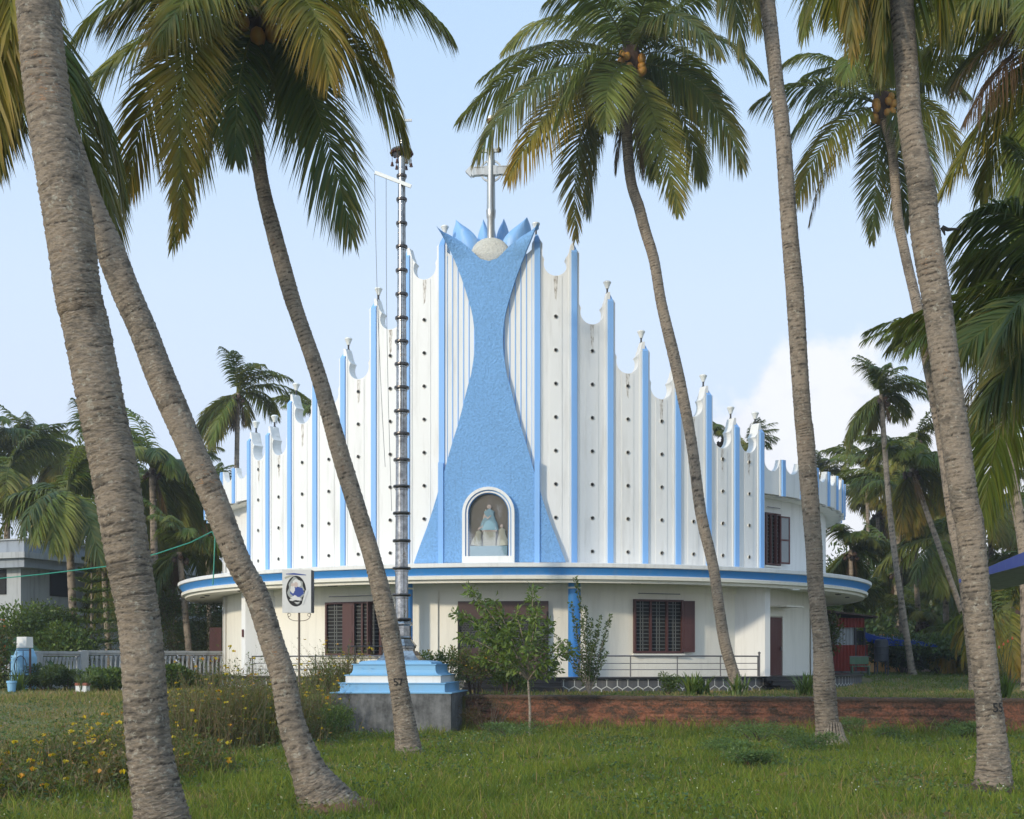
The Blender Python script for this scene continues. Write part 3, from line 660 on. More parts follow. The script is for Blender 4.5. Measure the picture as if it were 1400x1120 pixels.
def rwall(x0, x1, top, label, thick=.34):
    rng = np.random.default_rng(int(abs(x0)*10)); y0 = ywall(x0); ang = math.atan(-.277); L = (x1-x0)/math.cos(ang)
    g = empty('retaining_wall', (x0, y0, 0), ang, label=label, cat='wall'); nx = int(L/.035); zs = np.arange(-.70, top-.01, .03); xs_ = np.linspace(0, L, nx)
    gx = np.cumsum(rng.normal(0, 1, (len(zs), nx)), 1); f = rng.normal(0, 1, (len(zs), nx))
    for _ in range(2): f = (f+np.roll(f, 1, 1)+np.roll(f, -1, 1)+np.roll(f, 1, 0)+np.roll(f, -1, 0))/5
    row = np.floor((zs+.7)/.21).astype(int); offs = rng.random(20)*.4; bl = ((xs_[None, :]+offs[row][:, None])/.40); jv = np.abs(bl-np.round(bl))*.40; jh = np.abs((zs+.7)/.21-np.round((zs+.7)/.21))*.21
    wear = np.clip(.5+.9*np.sin(xs_*.8+2)[None, :]*np.sin(xs_*.31)[None, :]+.3*f*3, 0, 1)
    gro = (np.exp(-(jh/.014)**2)[:, None]*.035+np.exp(-(jv/.012)**2)*.022)*(.35+.65*wear)
    hb = np.sin(np.floor(bl)*12.9+row[:, None]*78.2)*43758.5; hb = hb-np.floor(hb)
    y = gro+f*.020+hb*.022-.01; V = np.stack([np.tile(xs_, (len(zs), 1)), y, np.tile(zs[:, None], (1, nx))+f*.006], -1).reshape(-1, 3)
    ii = np.arange(len(zs)*nx).reshape(len(zs), nx); Fq = np.stack([ii[:-1, :-1], ii[:-1, 1:], ii[1:, 1:], ii[1:, :-1]], -1).reshape(-1, 4)
    put('block_face', npmesh('block_face', V, [Fq]), M['laterite'], g)
    MB().box((L/2, thick/2+.05, (top-.75)/2+.0), (L-.01, thick-.06, top+.6)).build('wall_core', M['laterite'], g)
    n_ = int(L/.08); xs2 = np.linspace(0, L, n_); V = []
    for k, (yy, zz) in enumerate(((-.025, top-.05), (-.04, top+.0), (-.02, top+.045), (thick*.5, top+.06), (thick+.05, top+.045), (thick+.05, top-.05))):
        for x in xs2: V.append((x, yy+rng.uniform(-.015, .015), zz+rng.uniform(-.014, .014)))
    put('coping', npmesh('coping', V, [np.array([(k*n_+i, k*n_+i+1, (k+1)*n_+i+1, (k+1)*n_+i) for k in range(5) for i in range(n_-1)])]), M['laterite'], g)
rwall(-1.35, 24, .58, 'long low red laterite retaining wall with dark mossy top in front of the church')
rwall(-6.7, -5.05, .40, 'short stub of low laterite wall left of the grey concrete block')
def fconc(t, b, o):
    oc = N(t, 'ShaderNodeTexCoord'); vec = oc.outputs['Object']
    n = noise(t, 1.6, 8, .7, vec=vec); s_ = noise(t, 1.8, 6, .7, vec=vec, sc3=(4, 4, .5)); f = noise(t, 30, 4, .7, vec=vec)
    r = ramp(t, [(.36, (.035, .036, .036)), (.5, (.13, .13, .128)), (.62, (.21, .21, .21)), (.72, (.17, .12, .08))]); t.links.new(math_(t, 'ADD', math_(t, 'MULTIPLY', n, .75), math_(t, 'MULTIPLY', s_, .25)), r.inputs[0])
    t.links.new(r.outputs[0], b.inputs['Base Color']); b.inputs['Roughness'].default_value = .85; bumpn(t, b, f, .4, .01)
M['concrete'] = mat('stained_concrete', fconc)
c = U(534, 948, 34.0); c += Vector((.0943, .9956, 0))*1.66
MX, MY = c.x, c.y; Z0 = .726
fm = empty('flag_mast', (MX, MY, -.4), BR, label='tall ringed steel flag mast on a stepped blue and white base over concrete', cat='flag mast')
zr = lambda z: z+.4
MB().box((0, 0, zr(.16)), (3.32, 3.32, 1.12)).build('concrete_block', M['concrete'], fm)
MB().box((0, 0, zr(.735)), (3.38, 3.38, .03)).build('block_edge', M['ledge'], fm)
ky = lambda y: EYE+(HY-y)/(F/34.5)
def sq(levels, name, m_, seg=4):
    m = MB(); V = []
    for hw, z in levels: V += [(-hw, -hw, zr(z)), (hw, -hw, zr(z)), (hw, hw, zr(z)), (-hw, hw, zr(z))]
    Fc = []
    for k in range(len(levels)-1):
        for i in range(4): j = (i+1) % 4; Fc.append((k*4+i, k*4+j, k*4+4+j, k*4+4+i))
    n_ = (len(levels)-1)*4; Fc += [(3, 2, 1, 0), (n_, n_+1, n_+2, n_+3)]
    m.add(V, Fc).build(name, m_, fm)
sq([(1.48, .75), (1.46, .78), (1.46, .98), (1.50, .985), (1.50, 1.01)], 'lower_step', M['ledge'])
sq([(1.33, 1.01), (1.33, 1.20), (1.35, 1.203)], 'white_step', M['white'])
sq([(1.36, 1.203), (1.36, 1.225), (1.25, 1.235), (1.19, 1.28), (1.16, 1.36), (1.155, 1.50), (1.19, 1.505), (1.19, 1.53)], 'moulded_step', M['ledge'])
sq([(1.02, 1.53), (1.02, 1.57), (.96, 1.60), (.72, 1.63)], 'top_step', M['ledge'])
sq([(.66, 1.60), (.62, 1.62), (.48, 1.76), (.39, 1.90)], 'steel_skirt', M['steel'])
mz = lambda y: EYE+(HY-y)/(F/35.7)
s8 = lambda prof, name, seg=8: MB().lathe([(r, zr(z)) for r, z in prof], seg, a0=PI/8, a1=2*PI+PI/8).build(name, M['steel'], fm)
s8([(.40, mz(897)), (.42, mz(895)), (.42, mz(893)), (.39, mz(891)), (.39, mz(887)), (.42, mz(886)), (.42, mz(884)), (.45, mz(883)), (.28, mz(874))], 'octagonal_base')
s8([(.28, mz(874)), (.29, mz(872)), (.27, mz(870)), (.27, mz(856)), (.33, mz(854)), (.33, mz(853)), (.22, mz(847))], 'octagonal_drum')
rings = [847, 814, 777.5, 740, 702.5, 666, 629.5, 594, 563, 531, 499, 468, 436, 403.5, 371, 338.6, 306.6, 274, 242, 212]
def rad(y): return float(np.interp(y, [212, 242, 440, 629, 850], [.095, .105, .135, .168, .195]))
for i in range(len(rings)-1):
    a, b = rings[i], rings[i+1]; r0 = rad(a)
    MB().lathe([(r0, zr(mz(a))), (r0*.97, zr(mz(b+5))), (r0*1.08, zr(mz(b+4.6))), (r0*1.08, zr(mz(b+3.6))), (r0*.98, zr(mz(b+3.2))), (r0*.97, zr(mz(b+1)))], 20, cap=False).build('mast_section', M['steel'], fm, smooth=True)
    MB().lathe([(r0*.95, zr(mz(a+1.8))), (r0*1.38, zr(mz(a+1.8))), (r0*1.45, zr(mz(a))), (r0*1.38, zr(mz(a-1.8))), (r0*.95, zr(mz(a-2.2)))], 20, cap=False).build('mast_ring', M['steeldark'], fm, smooth=True)
MB().lathe([(.10, zr(mz(216))), (.26, zr(mz(213))), (.31, zr(mz(209))), (.30, zr(mz(206.5))), (.16, zr(mz(203))), (.05, zr(mz(201)))], 20).build('crown_disc', M['steeldark'], fm, smooth=True)
m = MB()
for k in range(14):
    a = 2*PI*k/14; m.lathe([(0, -.05), (.05, -.02), (.055, .03), (.02, .06)], 6, c=(.29*math.sin(a), .29*math.cos(a), zr(mz(210))-.03))
m.build('disc_fringe', M['copper'], fm)
for k in range(6):
    a = 2*PI*(k+.3)/6; p = (.27*math.sin(a), .27*math.cos(a), zr(mz(216))-.02)
    MB().lathe([(0, .16), (.008, .15), (.008, .02), (.03, .0), (.04, -.06), (.055, -.10), (0, -.10)], 8, c=(p[0], p[1], p[2]-.14)).build('bell', M['copper'], fm)
MB().lathe([(.06, zr(mz(203))), (.035, zr(mz(196))), (.05, zr(mz(192))), (.025, zr(mz(188))), (.02, zr(mz(160))), (0, zr(mz(152)))], 12).build('finial', M['steel'], fm, smooth=True)
m = MB(); m.box((.02, 0, zr(mz(166))), (.55, .05, .06)); m.box((.02, 0, zr(mz(160))), (.07, .05, .35)); m.build('finial_cross', M['silver'], fm)
# hoisting board and ropes
a = Vector((-.75, -.14, zr(mz(238)))); b = Vector((.30, -.14, zr(mz(259)))); hb = empty('hoist_arm', (0, 0, 0)); hb.parent = fm
m = MB(); dd = (b-a); L = dd.length; o_ = m.box((0, 0, 0), (L, .05, .10)).build('board', M['lampwhite'], hb); o_.location = (a+b)/2; o_.rotation_euler = (0, -math.atan2(dd.z, dd.x), 0)
for (x0, y0, x1, y1) in ((509, 240, 524, 640), (525, 247, 533, 700)):
    X = lambda px: (px-545)/F*35.7
    p0 = Vector((X(x0), -.16, zr(mz(y0)))); p1 = Vector((X(x1), -.2, zr(mz(y1)))); m = MB(); m.tube([p0.lerp(p1, i/8)+Vector((-.05*math.sin(PI*i/8), 0, 0)) for i in range(9)], .007, 4); m.build('rope', M['rail'], hb)

# ------------------------------------------------------------------ picture lightbox on a pole
p = G(409, 37.2); sg_ = empty('sign_lightbox', p, -.0, label='white box sign with an oval religious picture on a thin rusty pole', cat='sign')
kk = F/37.2; zz = lambda y: EYE+(HY-y)/kk-p.z
MB().box((-.06, 0, (zz(779)+zz(838))/2), (.86, .16, zz(779)-zz(838))).build('box', M['litsign'], sg_)
sd_ = MB().box((.385, .09, (zz(780)+zz(838))/2), (.06, .28, zz(780)-zz(838))).build('box_side', M['iron'], sg_)
MB().lathe([(.035, 0), (.033, zz(838))], 10).build('pole', M['rust'], sg_)
m = MB()
for s_ in (-1, 1):
    m.tube([(s_*(.06+.28*math.sin(q*PI/10)**1.0*(1 if q < 6 else 1)) if q else 0, 0, zz(850)+.02+.26*(q/6)**2) for q in range(7)], .010, 5)
    m.tube([(s_*(.30+.05*math.cos(q)), 0, zz(838)-.06+.05*math.sin(q)) for q in np.linspace(0, 5.5, 10)], .008, 5)
m.build('scroll_bracket', M['rust'], sg_)
cx, cz = -.08, (zz(788)+zz(829))/2
def disc(rx, rz_, x, z, y, m_, name, a0=0, a1=2*PI, n=36, wob=0):
    V = [(x, y, z)]+[(x+rx*(1+wob*math.sin(5*k+1))*math.cos(a0+(a1-a0)*k/n), y, z+rz_*(1+wob*math.sin(7*k))*math.sin(a0+(a1-a0)*k/n)) for k in range(n+1)]
    MB().add(V, [(0, k+2, k+1) for k in range(n)]).build(name, m_, sg_)
disc(.30, .46, cx, cz, -.083, M['ink'], 'picture_oval'); disc(.24, .38, cx, cz+.02, -.086, M['inkgrey'], 'picture_ground', wob=.12)
disc(.13, .13, cx+.02, cz+.22, -.089, M['litsign'], 'veil', wob=.1); disc(.06, .08, cx-.0, cz+.19, -.092, M['flesh'], 'face')
disc(.20, .16, cx+.03, cz-.02, -.0895, M['inkblue'], 'mantle', wob=.08); disc(.07, .12, cx-.10, cz+.06, -.092, M['litsign'], 'child_figure', wob=.1); disc(.05, .05, cx-.1, cz+.19, -.0935, M['flesh'], 'child_face')
disc(.16, .10, cx-.0, cz-.24, -.092, M['litsign'], 'lower_drapery', wob=.3); disc(.10, .03, cx+.02, cz-.30, -.095, M['ink'], 'fold', wob=.2)
m = MB(); m.add([(cx+.17, -.095, cz-.40), (cx+.22, -.095, cz-.40), (cx+.36, -.095, cz+.02), (cx+.28, -.095, cz+.02)], [(0, 1, 2, 3)]); m.build('scroll_band', M['litsign'], sg_)
m = MB(); m.add([(cx-.30, -.088, cz+.50), (cx+.3, -.088, cz+.47), (cx+.3, -.088, cz+.49), (cx-.05, -.088, cz+.54), (cx-.30, -.088, cz+.52)], [(0, 1, 2, 3, 4)]); m.build('lettering_flourish', M['inkblue'], sg_)
m = MB(); m.add([(cx-.33, -.088, cz+.36), (cx-.05, -.088, cz+.47), (cx-.2, -.088, cz+.47), (cx-.34, -.088, cz+.42)], [(0, 1, 2, 3)]); m.build('flourish', M['robecream'], sg_)

# ------------------------------------------------------------------ left: house, gate pillar, balustrade
h_ = empty('house', U(28, 904, 62)*1, .0, label='grey flat roofed house with a dark weathered parapet behind the left garden wall', cat='house')
h_.location.z = 0; hx = U(28, 904, 62).x; KH = 62/F; hz_ = lambda y: EYE+(HY-y)*KH
ang = .50
def hb_(name, x0, x1, y0, y1, z0, z1, m_, par=None):
    return MB().box(((x0+x1)/2, (y0+y1)/2, (z0+z1)/2), (x1-x0, y1-y0, z1-z0)).build(name, m_, par or h_)
# two wings: front face (towards camera, left) and side face running back to the right
h_.rotation_euler.z = -.38
hb_('wall', -9, 0, 0, 8, 0, hz_(776), M['housewhite']); hb_('side_wall', 0, .02, 0, 12, 0, hz_(776), M['housewhite'])
hb_('roof_slab', -9.6, .8, -.6, 16, hz_(777), hz_(765), M['grey']); hb_('cornice', -9.8, 1.05, -.85, 16, hz_(764.9), hz_(757), M['housewhite']); hb_('parapet', -9.5, .7, -.5, 15.8, hz_(756.9), hz_(740), M['grey'])
hb_('parapet_cap', -9.55, .8, -.6, 15.9, hz_(739.9), hz_(738), M['housewhite'])
for x in (-2.2, -5.2): hb_('window', x, x+1.3, -.06, .0, hz_(812), hz_(778), M['dark'])
for y in (2.0, 5.0, 8.5): hb_('side_window', .021, .08, y, y+1.7, hz_(812), hz_(778), M['dark'])
hb_('lower_slab', .05, 1.4, 4, 14, hz_(838), hz_(832), M['housewhite'])
p = G(34, 43.5); gp = empty('gate_pillar', p, -.25, label='pale blue gate pillar with a square white cap by the iron gate', cat='pillar')
MB().box((0, 0, .58), (.62, .5, 1.16)).build('shaft', M['ledge'], gp); MB().box((0, 0, 1.3), (.60, .48, .28), top=.72).build('shoulder', M['ledge'], gp); MB().box((-.0, 0, 1.66), (.40, .38, .38), top=.96).build('cap', M['white'], gp)
MB().box((-.42, .05, .6), (.22, .4, 1.2), top=.8).build('buttress', M['ledge'], gp)
g = empty('iron_gate', G(24, 42.8), .1, label='dark wrought iron gate leaf with a loop pattern left of the blue pillar', cat='gate'); m = MB()
for x in np.linspace(-1.3, .4, 9): m.tube([(x, 0, .05), (x, 0, 1.35)], .012, 5)
for z in (.1, .5, 1.38): m.tube([(-1.35, 0, z), (.42, 0, z)], .018, 5)
m.build('bars', M['iron'], g); m = MB()
for x in (-1.0, -.45, .1): m.tube([(x+.2*math.cos(q), -.01, .8+.38*math.sin(q)) for q in np.linspace(0, 2*PI, 18)], .014, 5)
m.build('loops', M['iron'], g); MB().box((.42, 0, .7), (.06, .06, 1.45)).build('stile', M['wood'], g)
def balus(pa, da, pb, db, label, hgt=1.32):
    a, b = G(pa, da), G(pb, db); L = (b-a).length; ang = math.atan2(b.y-a.y, b.x-a.x)
    g = empty('balustrade_wall', a, ang, label=label, cat='balustrade'); 
    MB().box((L/2, 0, .16), (L, .22, .5)).build('base', M['housewhite'], g); MB().box((L/2, 0, hgt), (L, .26, .10)).build('coping', M['housewhite'], g); MB().box((L/2, 0, hgt-.09), (L-.02, .18, .08)).build('top_rail', M['housewhite'], g)
    n = int(L/.19); prof = [(.045, 0), (.06, .05), (.062, .22), (.045, .42), (.05, .56), (.075, .66), (.085, .74)]
    bm_ = MB().lathe(prof, 8); me = bpy.data.meshes.new('baluster'); me.from_pydata(bm_.v, [], bm_.f); me.polygons.foreach_set('use_smooth', [True]*len(me.polygons)); me.materials.append(M['housewhite'])
    for i in range(min(n, 90)): put('baluster', me, None, g, loc=(.15+i*(L-.3)/max(1, n-1), 0, .42))
    for x in (0.0, L): MB().box((x, 0, .68), (.3, .3, 1.36)).build('pier', M['housewhite'], g)
balus(50, 44.2, 111, 46.2, 'pale balustrade garden wall right of the blue gate pillar')
balus(114, 48.5, 312, 52.5, 'weathered balustrade wall half hidden by shrubs left of the church')
# green cord from the left to the left leaning palm and down
m = MB(); pts = [(-30, 795, 30), (0, 791, 30), (60, 785, 29.5), (150, 774, 28.6), (215, 757, 27.5), (260, 742, 26.5), (290, 727, 25.5)]
m.tube([U(*q) for q in pts], .013, 5); m.tube([U(290, 727, 25.5), U(294, 735, 25.5), U(293, 760, 25.5), U(292, 785, 25.5), U(291, 800, 25.5)], .013, 5)
m.build('green_cord', M['greenrope'], label='green cord strung from the left edge to beside the leaning palm trunk', cat='cord')

# ------------------------------------------------------------------ right: hut, awning, tank, bench, canopy roof
g = empty('sheet_metal_hut', G(1160, 60), .0, label='hut of red and white corrugated sheets at the right of the church', cat='hut'); kq = 60/F; zq = lambda y: EYE+(HY-y)*kq-g.location.z
def sheet(x0, x1, z0, z1, y, m_, name, step=.16):
    xs2 = np.arange(x0, x1+.001, step/4); V = []; 
    for z in (z0, z1):
        for i, x in enumerate(xs2): V.append((x, y+.025*math.sin(2*PI*x/step), z))
    n_ = len(xs2); MB().add(V, [(i, i+1, n_+i+1, n_+i) for i in range(n_-1)]).build(name, m_, g)
sheet(-2.2, .92, zq(920), zq(882), 0, M['redsheet'], 'lower_sheet'); sheet(-2.2, .30, zq(882), zq(857), .1, M['housewhite'], 'white_sheet'); sheet(-2.2, .78, zq(858), zq(845), -.02, M['redsheet'], 'upper_sheet')
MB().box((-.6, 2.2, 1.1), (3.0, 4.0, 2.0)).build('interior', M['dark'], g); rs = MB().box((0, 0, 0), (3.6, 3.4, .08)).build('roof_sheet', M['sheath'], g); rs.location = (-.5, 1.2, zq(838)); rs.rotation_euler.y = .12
for x in (.35, .80): MB().box((x, .05, 1.1), (.09, .09, 2.3)).build('post', M['iron'], g)
MB().box((-.6, .1, .03), (3.2, .5, .25)).build('plinth', M['concrete'], g)
n_ = 26; m = MB(); V = []
for i in range(n_+1):
    t = i/n_; px = 1183+(1282-1183)*t; py = 864+18*t**.7+1.5*math.sin(t*6); a = U(px, py, 60-2*t); V += [a, a+Vector((0, .0, -.36*(1-t*.72)-.04)), a+Vector((0, 2.2, .25)), ]
m.add(V, [(3*i, 3*i+3, 3*i+4, 3*i+1) for i in range(n_)]+[(3*i, 3*i+2, 3*i+5, 3*i+3) for i in range(n_)]); m.build('tarpaulin', M['tarp'], label='blue tarpaulin awning sagging to the right of the red sheet hut', cat='tarpaulin')
a = U(1216, 904, 64); ob = MB().box((0, 0, 1.5), (1.9, 2, 3.0)).build('orange_shed', M['orange'], label='orange walled shed seen under the blue tarpaulin', cat='shed'); ob.location = (a.x+.2, 65, 0)
bt = empty('water_barrel', G(1205, 58), label='dark water barrel on a metal stand beside the hut', cat='barrel')
MB().lathe([(.30, .62), (.33, .66), (.33, .95), (.34, .97), (.34, 1.0), (.33, 1.02), (.33, 1.28), (.34, 1.30), (.34, 1.33), (.32, 1.34), (.30, 1.62), (.20, 1.68), (0, 1.68)], 20).build('drum', M['barrel'], bt)
for sx in (-.25, .25):
    for sy in (-.2, .2): MB().box((sx, sy, .3), (.06, .06, .64)).build('leg', M['iron'], bt)
bn = empty('bench', G(1176, 57), label='small green metal bench in front of the red sheet hut', cat='bench')
MB().box((0, 0, .42), (.86, .35, .05)).build('seat', M['bench'], bn); MB().box((0, .17, .68), (.86, .04, .34)).build('backrest', M['bench'], bn); MB().box((0, .16, .87), (.9, .05, .04)).build('top_rail', M['rail'], bn)
for sx in (-.38, .38): MB().box((sx, 0, .21), (.04, .34, .42)).build('leg', M['bench'], bn)
g = empty('blue_shelter', G(1372, 30), label='edge of a shelter with a blue fascia roof at the right edge', cat='shelter')
def W_(px, py, d): v = U(px, py, d); return v-g.location
A, B_, C_, D_ = W_(1349, 771, 30), W_(1349, 787, 30), W_(1440, 738, 27), W_(1440, 762, 27); bk = Vector((-.45, 6, .1)); E_, H_ = W_(1311, 792, 32.5), W_(1311, 797, 32.5)
MB().add([E_, H_, C_, D_], [(0, 1, 3, 2)]).build('fascia', M['bluedark'], g)
MB().add([E_, C_, C_+Vector((3, 5, .1)), E_+Vector((3, 5, .1)), H_, D_, D_+Vector((3, 5, .1)), H_+Vector((3, 5, .1))], [(0, 1, 2, 3), (4, 7, 6, 5), (0, 3, 7, 4)]).build('roof', M['grey'], g)
q = G(1450, 29)-g.location; MB().box((q.x, q.y, 1.6), (.14, .14, 3.4)).build('post', M['rail'], g)
# ------------------------------------------------------------------ palms
ZUP = np.array([0, 0, 1.0])
def nrm(v): return v/np.maximum(np.linalg.norm(v, axis=-1, keepdims=True), 1e-9)
GREENS = np.array([(.085, .135, .018), (.12, .17, .022), (.155, .19, .028), (.06, .10, .028), (.19, .21, .035)])
def frond_geo(P0, P1, P2, rng, leaf=1.0, n=88, yel=.1, dead=False, grav=1.15, start=.10, rw=.035, fold=.22, lw=.026, tone=None, segs=3, twist=0.0, side=None):
    P0, P1, P2 = [np.array(p, float) for p in (P0, P1, P2)]
    t = np.linspace(start, .995, n)+rng.uniform(-.003, .003, n)
    B = lambda t: ((1-t)**2)[:, None]*P0+(2*t*(1-t))[:, None]*P1+(t*t)[:, None]*P2
    D = lambda t: nrm((2*(1-t))[:, None]*(P1-P0)+(2*t)[:, None]*(P2-P1))
    h = (P1-P0)+(P2-P0); h[2] = 0
    if np.linalg.norm(h) < .3: h = np.array([math.cos(twist*7), math.sin(twist*7), 0])
    h = h/np.linalg.norm(h); S0 = np.cross(h, ZUP) if side is None else np.array(side, float)
    L = np.linalg.norm(P1-P0)+np.linalg.norm(P2-P1); L *= .88
    V = []; Fq = []; Ft = []; C = []; nb = 0
    base = tone if tone is not None else GREENS[rng.integers(0, len(GREENS))]
    u = (t-start)/(1-start)
    prof = np.interp(u, [0, .12, .35, .65, .88, 1], [.45, .8, 1.0, .92, .55, .22])
    ks = [0, .3, .65] if segs == 3 else [0, .5]
    for sg in (-1, 1):
        T = D(t); S = nrm(S0-(T@S0)[:, None]*T); Nn = np.cross(S, T); Nn = np.where(Nn[:, 2:3] < 0, -Nn, Nn)
        if twist: S, Nn = S*math.cos(twist)+Nn*math.sin(twist), Nn*math.cos(twist)-S*math.sin(twist)
        p = B(t+rng.uniform(-.004, .004, n)); a = np.radians(np.interp(u, [0, .5, 1], [68, 50, 18])+rng.normal(0, 4, n))
        d0 = nrm(T*np.cos(a)[:, None]+sg*S*np.sin(a)[:, None]+Nn*(fold*(1-.6*u)+rng.normal(0, .07, n))[:, None])
        ln = leaf*prof*rng.uniform(.86, 1.08, n); keep = rng.random(n) > (.05 if not dead else .25)
        gr = grav*(.75+.5*rng.random(n))*(1.5 if dead else 1)
        pts = []
        for k in ks+[1.0]:
            q = p+d0*(ln*k)[:, None]; q = q-ZUP*(gr*ln*k*k*.62)[:, None]; pts.append(q)
        # keep the blade length as it droops
        W = nrm(T-(np.sum(T*d0, 1))[:, None]*d0); tw = rng.normal(0, .5, n)[:, None]; W = nrm(W+Nn*tw)
        wd = [lw*.55, lw, lw*.8] if segs == 3 else [lw, lw*.9]
        if dead: wd = [x*.55 for x in wd]
        idx = np.arange(n)[keep]; m_ = len(idx); cols = []
        tipy = np.clip(yel*(.3+1.1*u)+rng.normal(0, .12, n), 0, 1)
        for j, k in enumerate(ks):
            V += [(pts[j]-W*wd[j])[idx], (pts[j]+W*wd[j])[idx]]
        V.append(pts[-1][idx])
        yc = np.array([.40, .23, .014]); br = np.array([.16, .085, .045])
        for j, k in enumerate(ks+[1.0]):
            f = np.clip(tipy*(.35+1.0*k), 0, 1)[:, None]; c = base*(.85+.35*rng.random(n))[:, None]; c = c*(1-f)+yc*f
            if k == 1.0: c = c*.6+br*.4
            if dead: c = br*(.6+.7*rng.random(n))[:, None]
            C += [c[idx]]*(2 if k < 1 else 1)
        ns = len(ks)
        for j in range(ns-1):
            a0 = nb+np.arange(m_)+2*j*m_; Fq.append(np.stack([a0, a0+m_, a0+3*m_, a0+2*m_], 1))
        a0 = nb+np.arange(m_)+2*(ns-1)*m_; Ft.append(np.stack([a0, a0+m_, nb+np.arange(m_)+2*ns*m_], 1)); nb += (2*ns+1)*m_
    # rachis
    m_ = 14; tt = np.linspace(0, 1, m_); p = B(tt); T = D(tt); S = nrm(S0-(T@S0)[:, None]*T); Nn = np.cross(S, T); r = np.interp(tt, [0, .06, .2, 1], [rw*2.0, rw*1.2, rw*.8, rw*.12])
    for k in range(5):
        an = 2*PI*k/5; V.append(p+(S*math.cos(an)+Nn*math.sin(an)*.7)*r[:, None]); rc = np.array([.16, .17, .04]) if not dead else np.array([.14, .075, .04]); C.append(np.tile(rc, (m_, 1)))
    for k in range(5):
        a0 = nb+k*m_+np.arange(m_-1); b0 = nb+((k+1) % 5)*m_+np.arange(m_-1); Fq.append(np.stack([a0, b0, b0+1, a0+1], 1))
    return np.concatenate(V), [np.concatenate(Fq), np.concatenate(Ft)], np.concatenate(C)
def spline(P, n):
    P = np.array(P, float); P = np.vstack([2*P[0]-P[1], P, 2*P[-1]-P[-2]]); out = []
    m = len(P)-3; ts = np.linspace(0, m, n)
    for t in ts:
        i = min(int(t), m-1); f = t-i; a, b, c, d = P[i:i+4]
        out.append(.5*((2*b)+(c-a)*f+(2*a-5*b+4*c-d)*f*f+(3*b-a-3*c+d)*f**3))
    return np.array(out)
def trunk_mesh(pts, step, seg, rng, ringd=.07, amp=.06, flare=True):
    """pts rows x,y,z,r from base to top"""
    pts = np.array(pts, float); L = np.sum(np.linalg.norm(np.diff(pts[:, :3], axis=0), axis=1)); n = max(12, int(L/step)); S = spline(pts, n)
    p = S[:, :3]; r = S[:, 3].copy(); T = nrm(np.gradient(p, axis=0)); ln = np.concatenate([[0], np.cumsum(np.linalg.norm(np.diff(p, axis=0), axis=1))])
    if flare: r *= 1+.55*np.exp(-ln/.22)+.12*np.exp(-ln/.9)
    e1 = nrm(np.cross(T, np.array([0, 1.0, 0]))); e2 = np.cross(T, e1)
    # ring phase: irregular spacing
    ends = [0.0]
    while ends[-1] < L+.5: ends.append(ends[-1]+ringd*rng.uniform(.6, 1.5))
    ends = np.array(ends); an = np.linspace(0, 2*PI, seg, endpoint=False)
    wob = .022*np.sin(an*1+rng.uniform(0, 6))+.008*np.sin(3*an+rng.uniform(0, 6))+.003*np.sin(7*an)
    wv = ln[:, None]+wob[None, :]*np.sin(ln*2.1+1)[:, None]+.005*np.sin(5*an[None, :]+ln[:, None]*9)+.006*np.sin(2*an[None, :]-ln[:, None]*5)
    i = np.clip(np.searchsorted(ends, np.clip(wv, 0, L+.4), 'right')-1, 0, len(ends)-2); ph = (wv-ends[i])/(ends[i+1]-ends[i]); ph = np.clip(ph, 0, 1)
    hsh = np.sin(i*12.9898)*43758.5453; hsh = hsh-np.floor(hsh)
    lump = .035*np.sin(2*an[None, :]+ln[:, None]*1.3)+.03*np.sin(3*an[None, :]-ln[:, None]*2.1+2)+.03*rng.normal(0, 1, (n, seg))
    if flare: lump += (.10*np.exp(-ln/.3))[:, None]*np.sin(5*an+1)[None, :]
    rr = r[:, None]*(1+amp*(.5+.7*hsh)*(ph**1.5-.35)*1.0+lump*.55)
    V = p[:, None, :]+(e1[:, None, :]*np.cos(an)[None, :, None]+e2[:, None, :]*np.sin(an)[None, :, None])*rr[..., None]
    ring = np.clip(np.exp(-((ph-.0)/.26)**2)+np.exp(-((1-ph)/.12)**2)*.8, 0, 1)*(.25+.75*hsh**.7)
    brk = np.sin(an[None, :]*2+hsh*40)+.7*np.sin(an[None, :]*5+hsh*90); ring = np.clip(ring*(.35+.9*rng.random((n, seg)))*np.clip(.75+.5*brk, .15, 1), 0, 1)
    ids = np.arange(n*seg).reshape(n, seg); q = np.stack([ids[:-1], np.roll(ids, -1, 1)[:-1], np.roll(ids, -1, 1)[1:], ids[1:]], -1).reshape(-1, 4)
    uv = np.stack([np.tile(an/(2*PI), (n, 1)), np.tile(ln[:, None], (1, seg))], -1).reshape(-1, 2)
    cap = ids[-1][None, :]
    return npmesh('trunk', V.reshape(-1, 3), [q, cap], col=np.repeat(ring.reshape(-1, 1), 3, 1), smooth=True, uv=uv), S
def number_on(txt, size, S, zt, r, parent, side=0.0):
    cu = bpy.data.curves.new('n', 'FONT'); cu.body = txt; cu.size = size; cu.align_x = 'CENTER'; cu.offset = size*.012; ob = bpy.data.objects.new('n', cu); COL.objects.link(ob)
    bpy.context.view_layer.update(); me = bpy.data.meshes.new_from_object(ob.evaluated_get(bpy.context.evaluated_depsgraph_get())); bpy.data.objects.remove(ob)
    i = int(np.argmin(abs(S[:, 2]-zt))); c = S[i, :3]; r = S[i, 3]*1.06; sl = (S[min(i+2, len(S)-1), 0]-S[i-2, 0])/(S[min(i+2, len(S)-1), 2]-S[i-2, 2])
    for v in me.vertices:
        a = side+v.co.x/r; z = v.co.y; v.co = (c[0]+sl*z+(r+.006)*math.sin(a), c[1]-(r+.006)*math.cos(a), c[2]+z)
    me.transform(Matrix.Translation(-Vector(parent.location))); put('painted_number', me, M['ink'], parent)
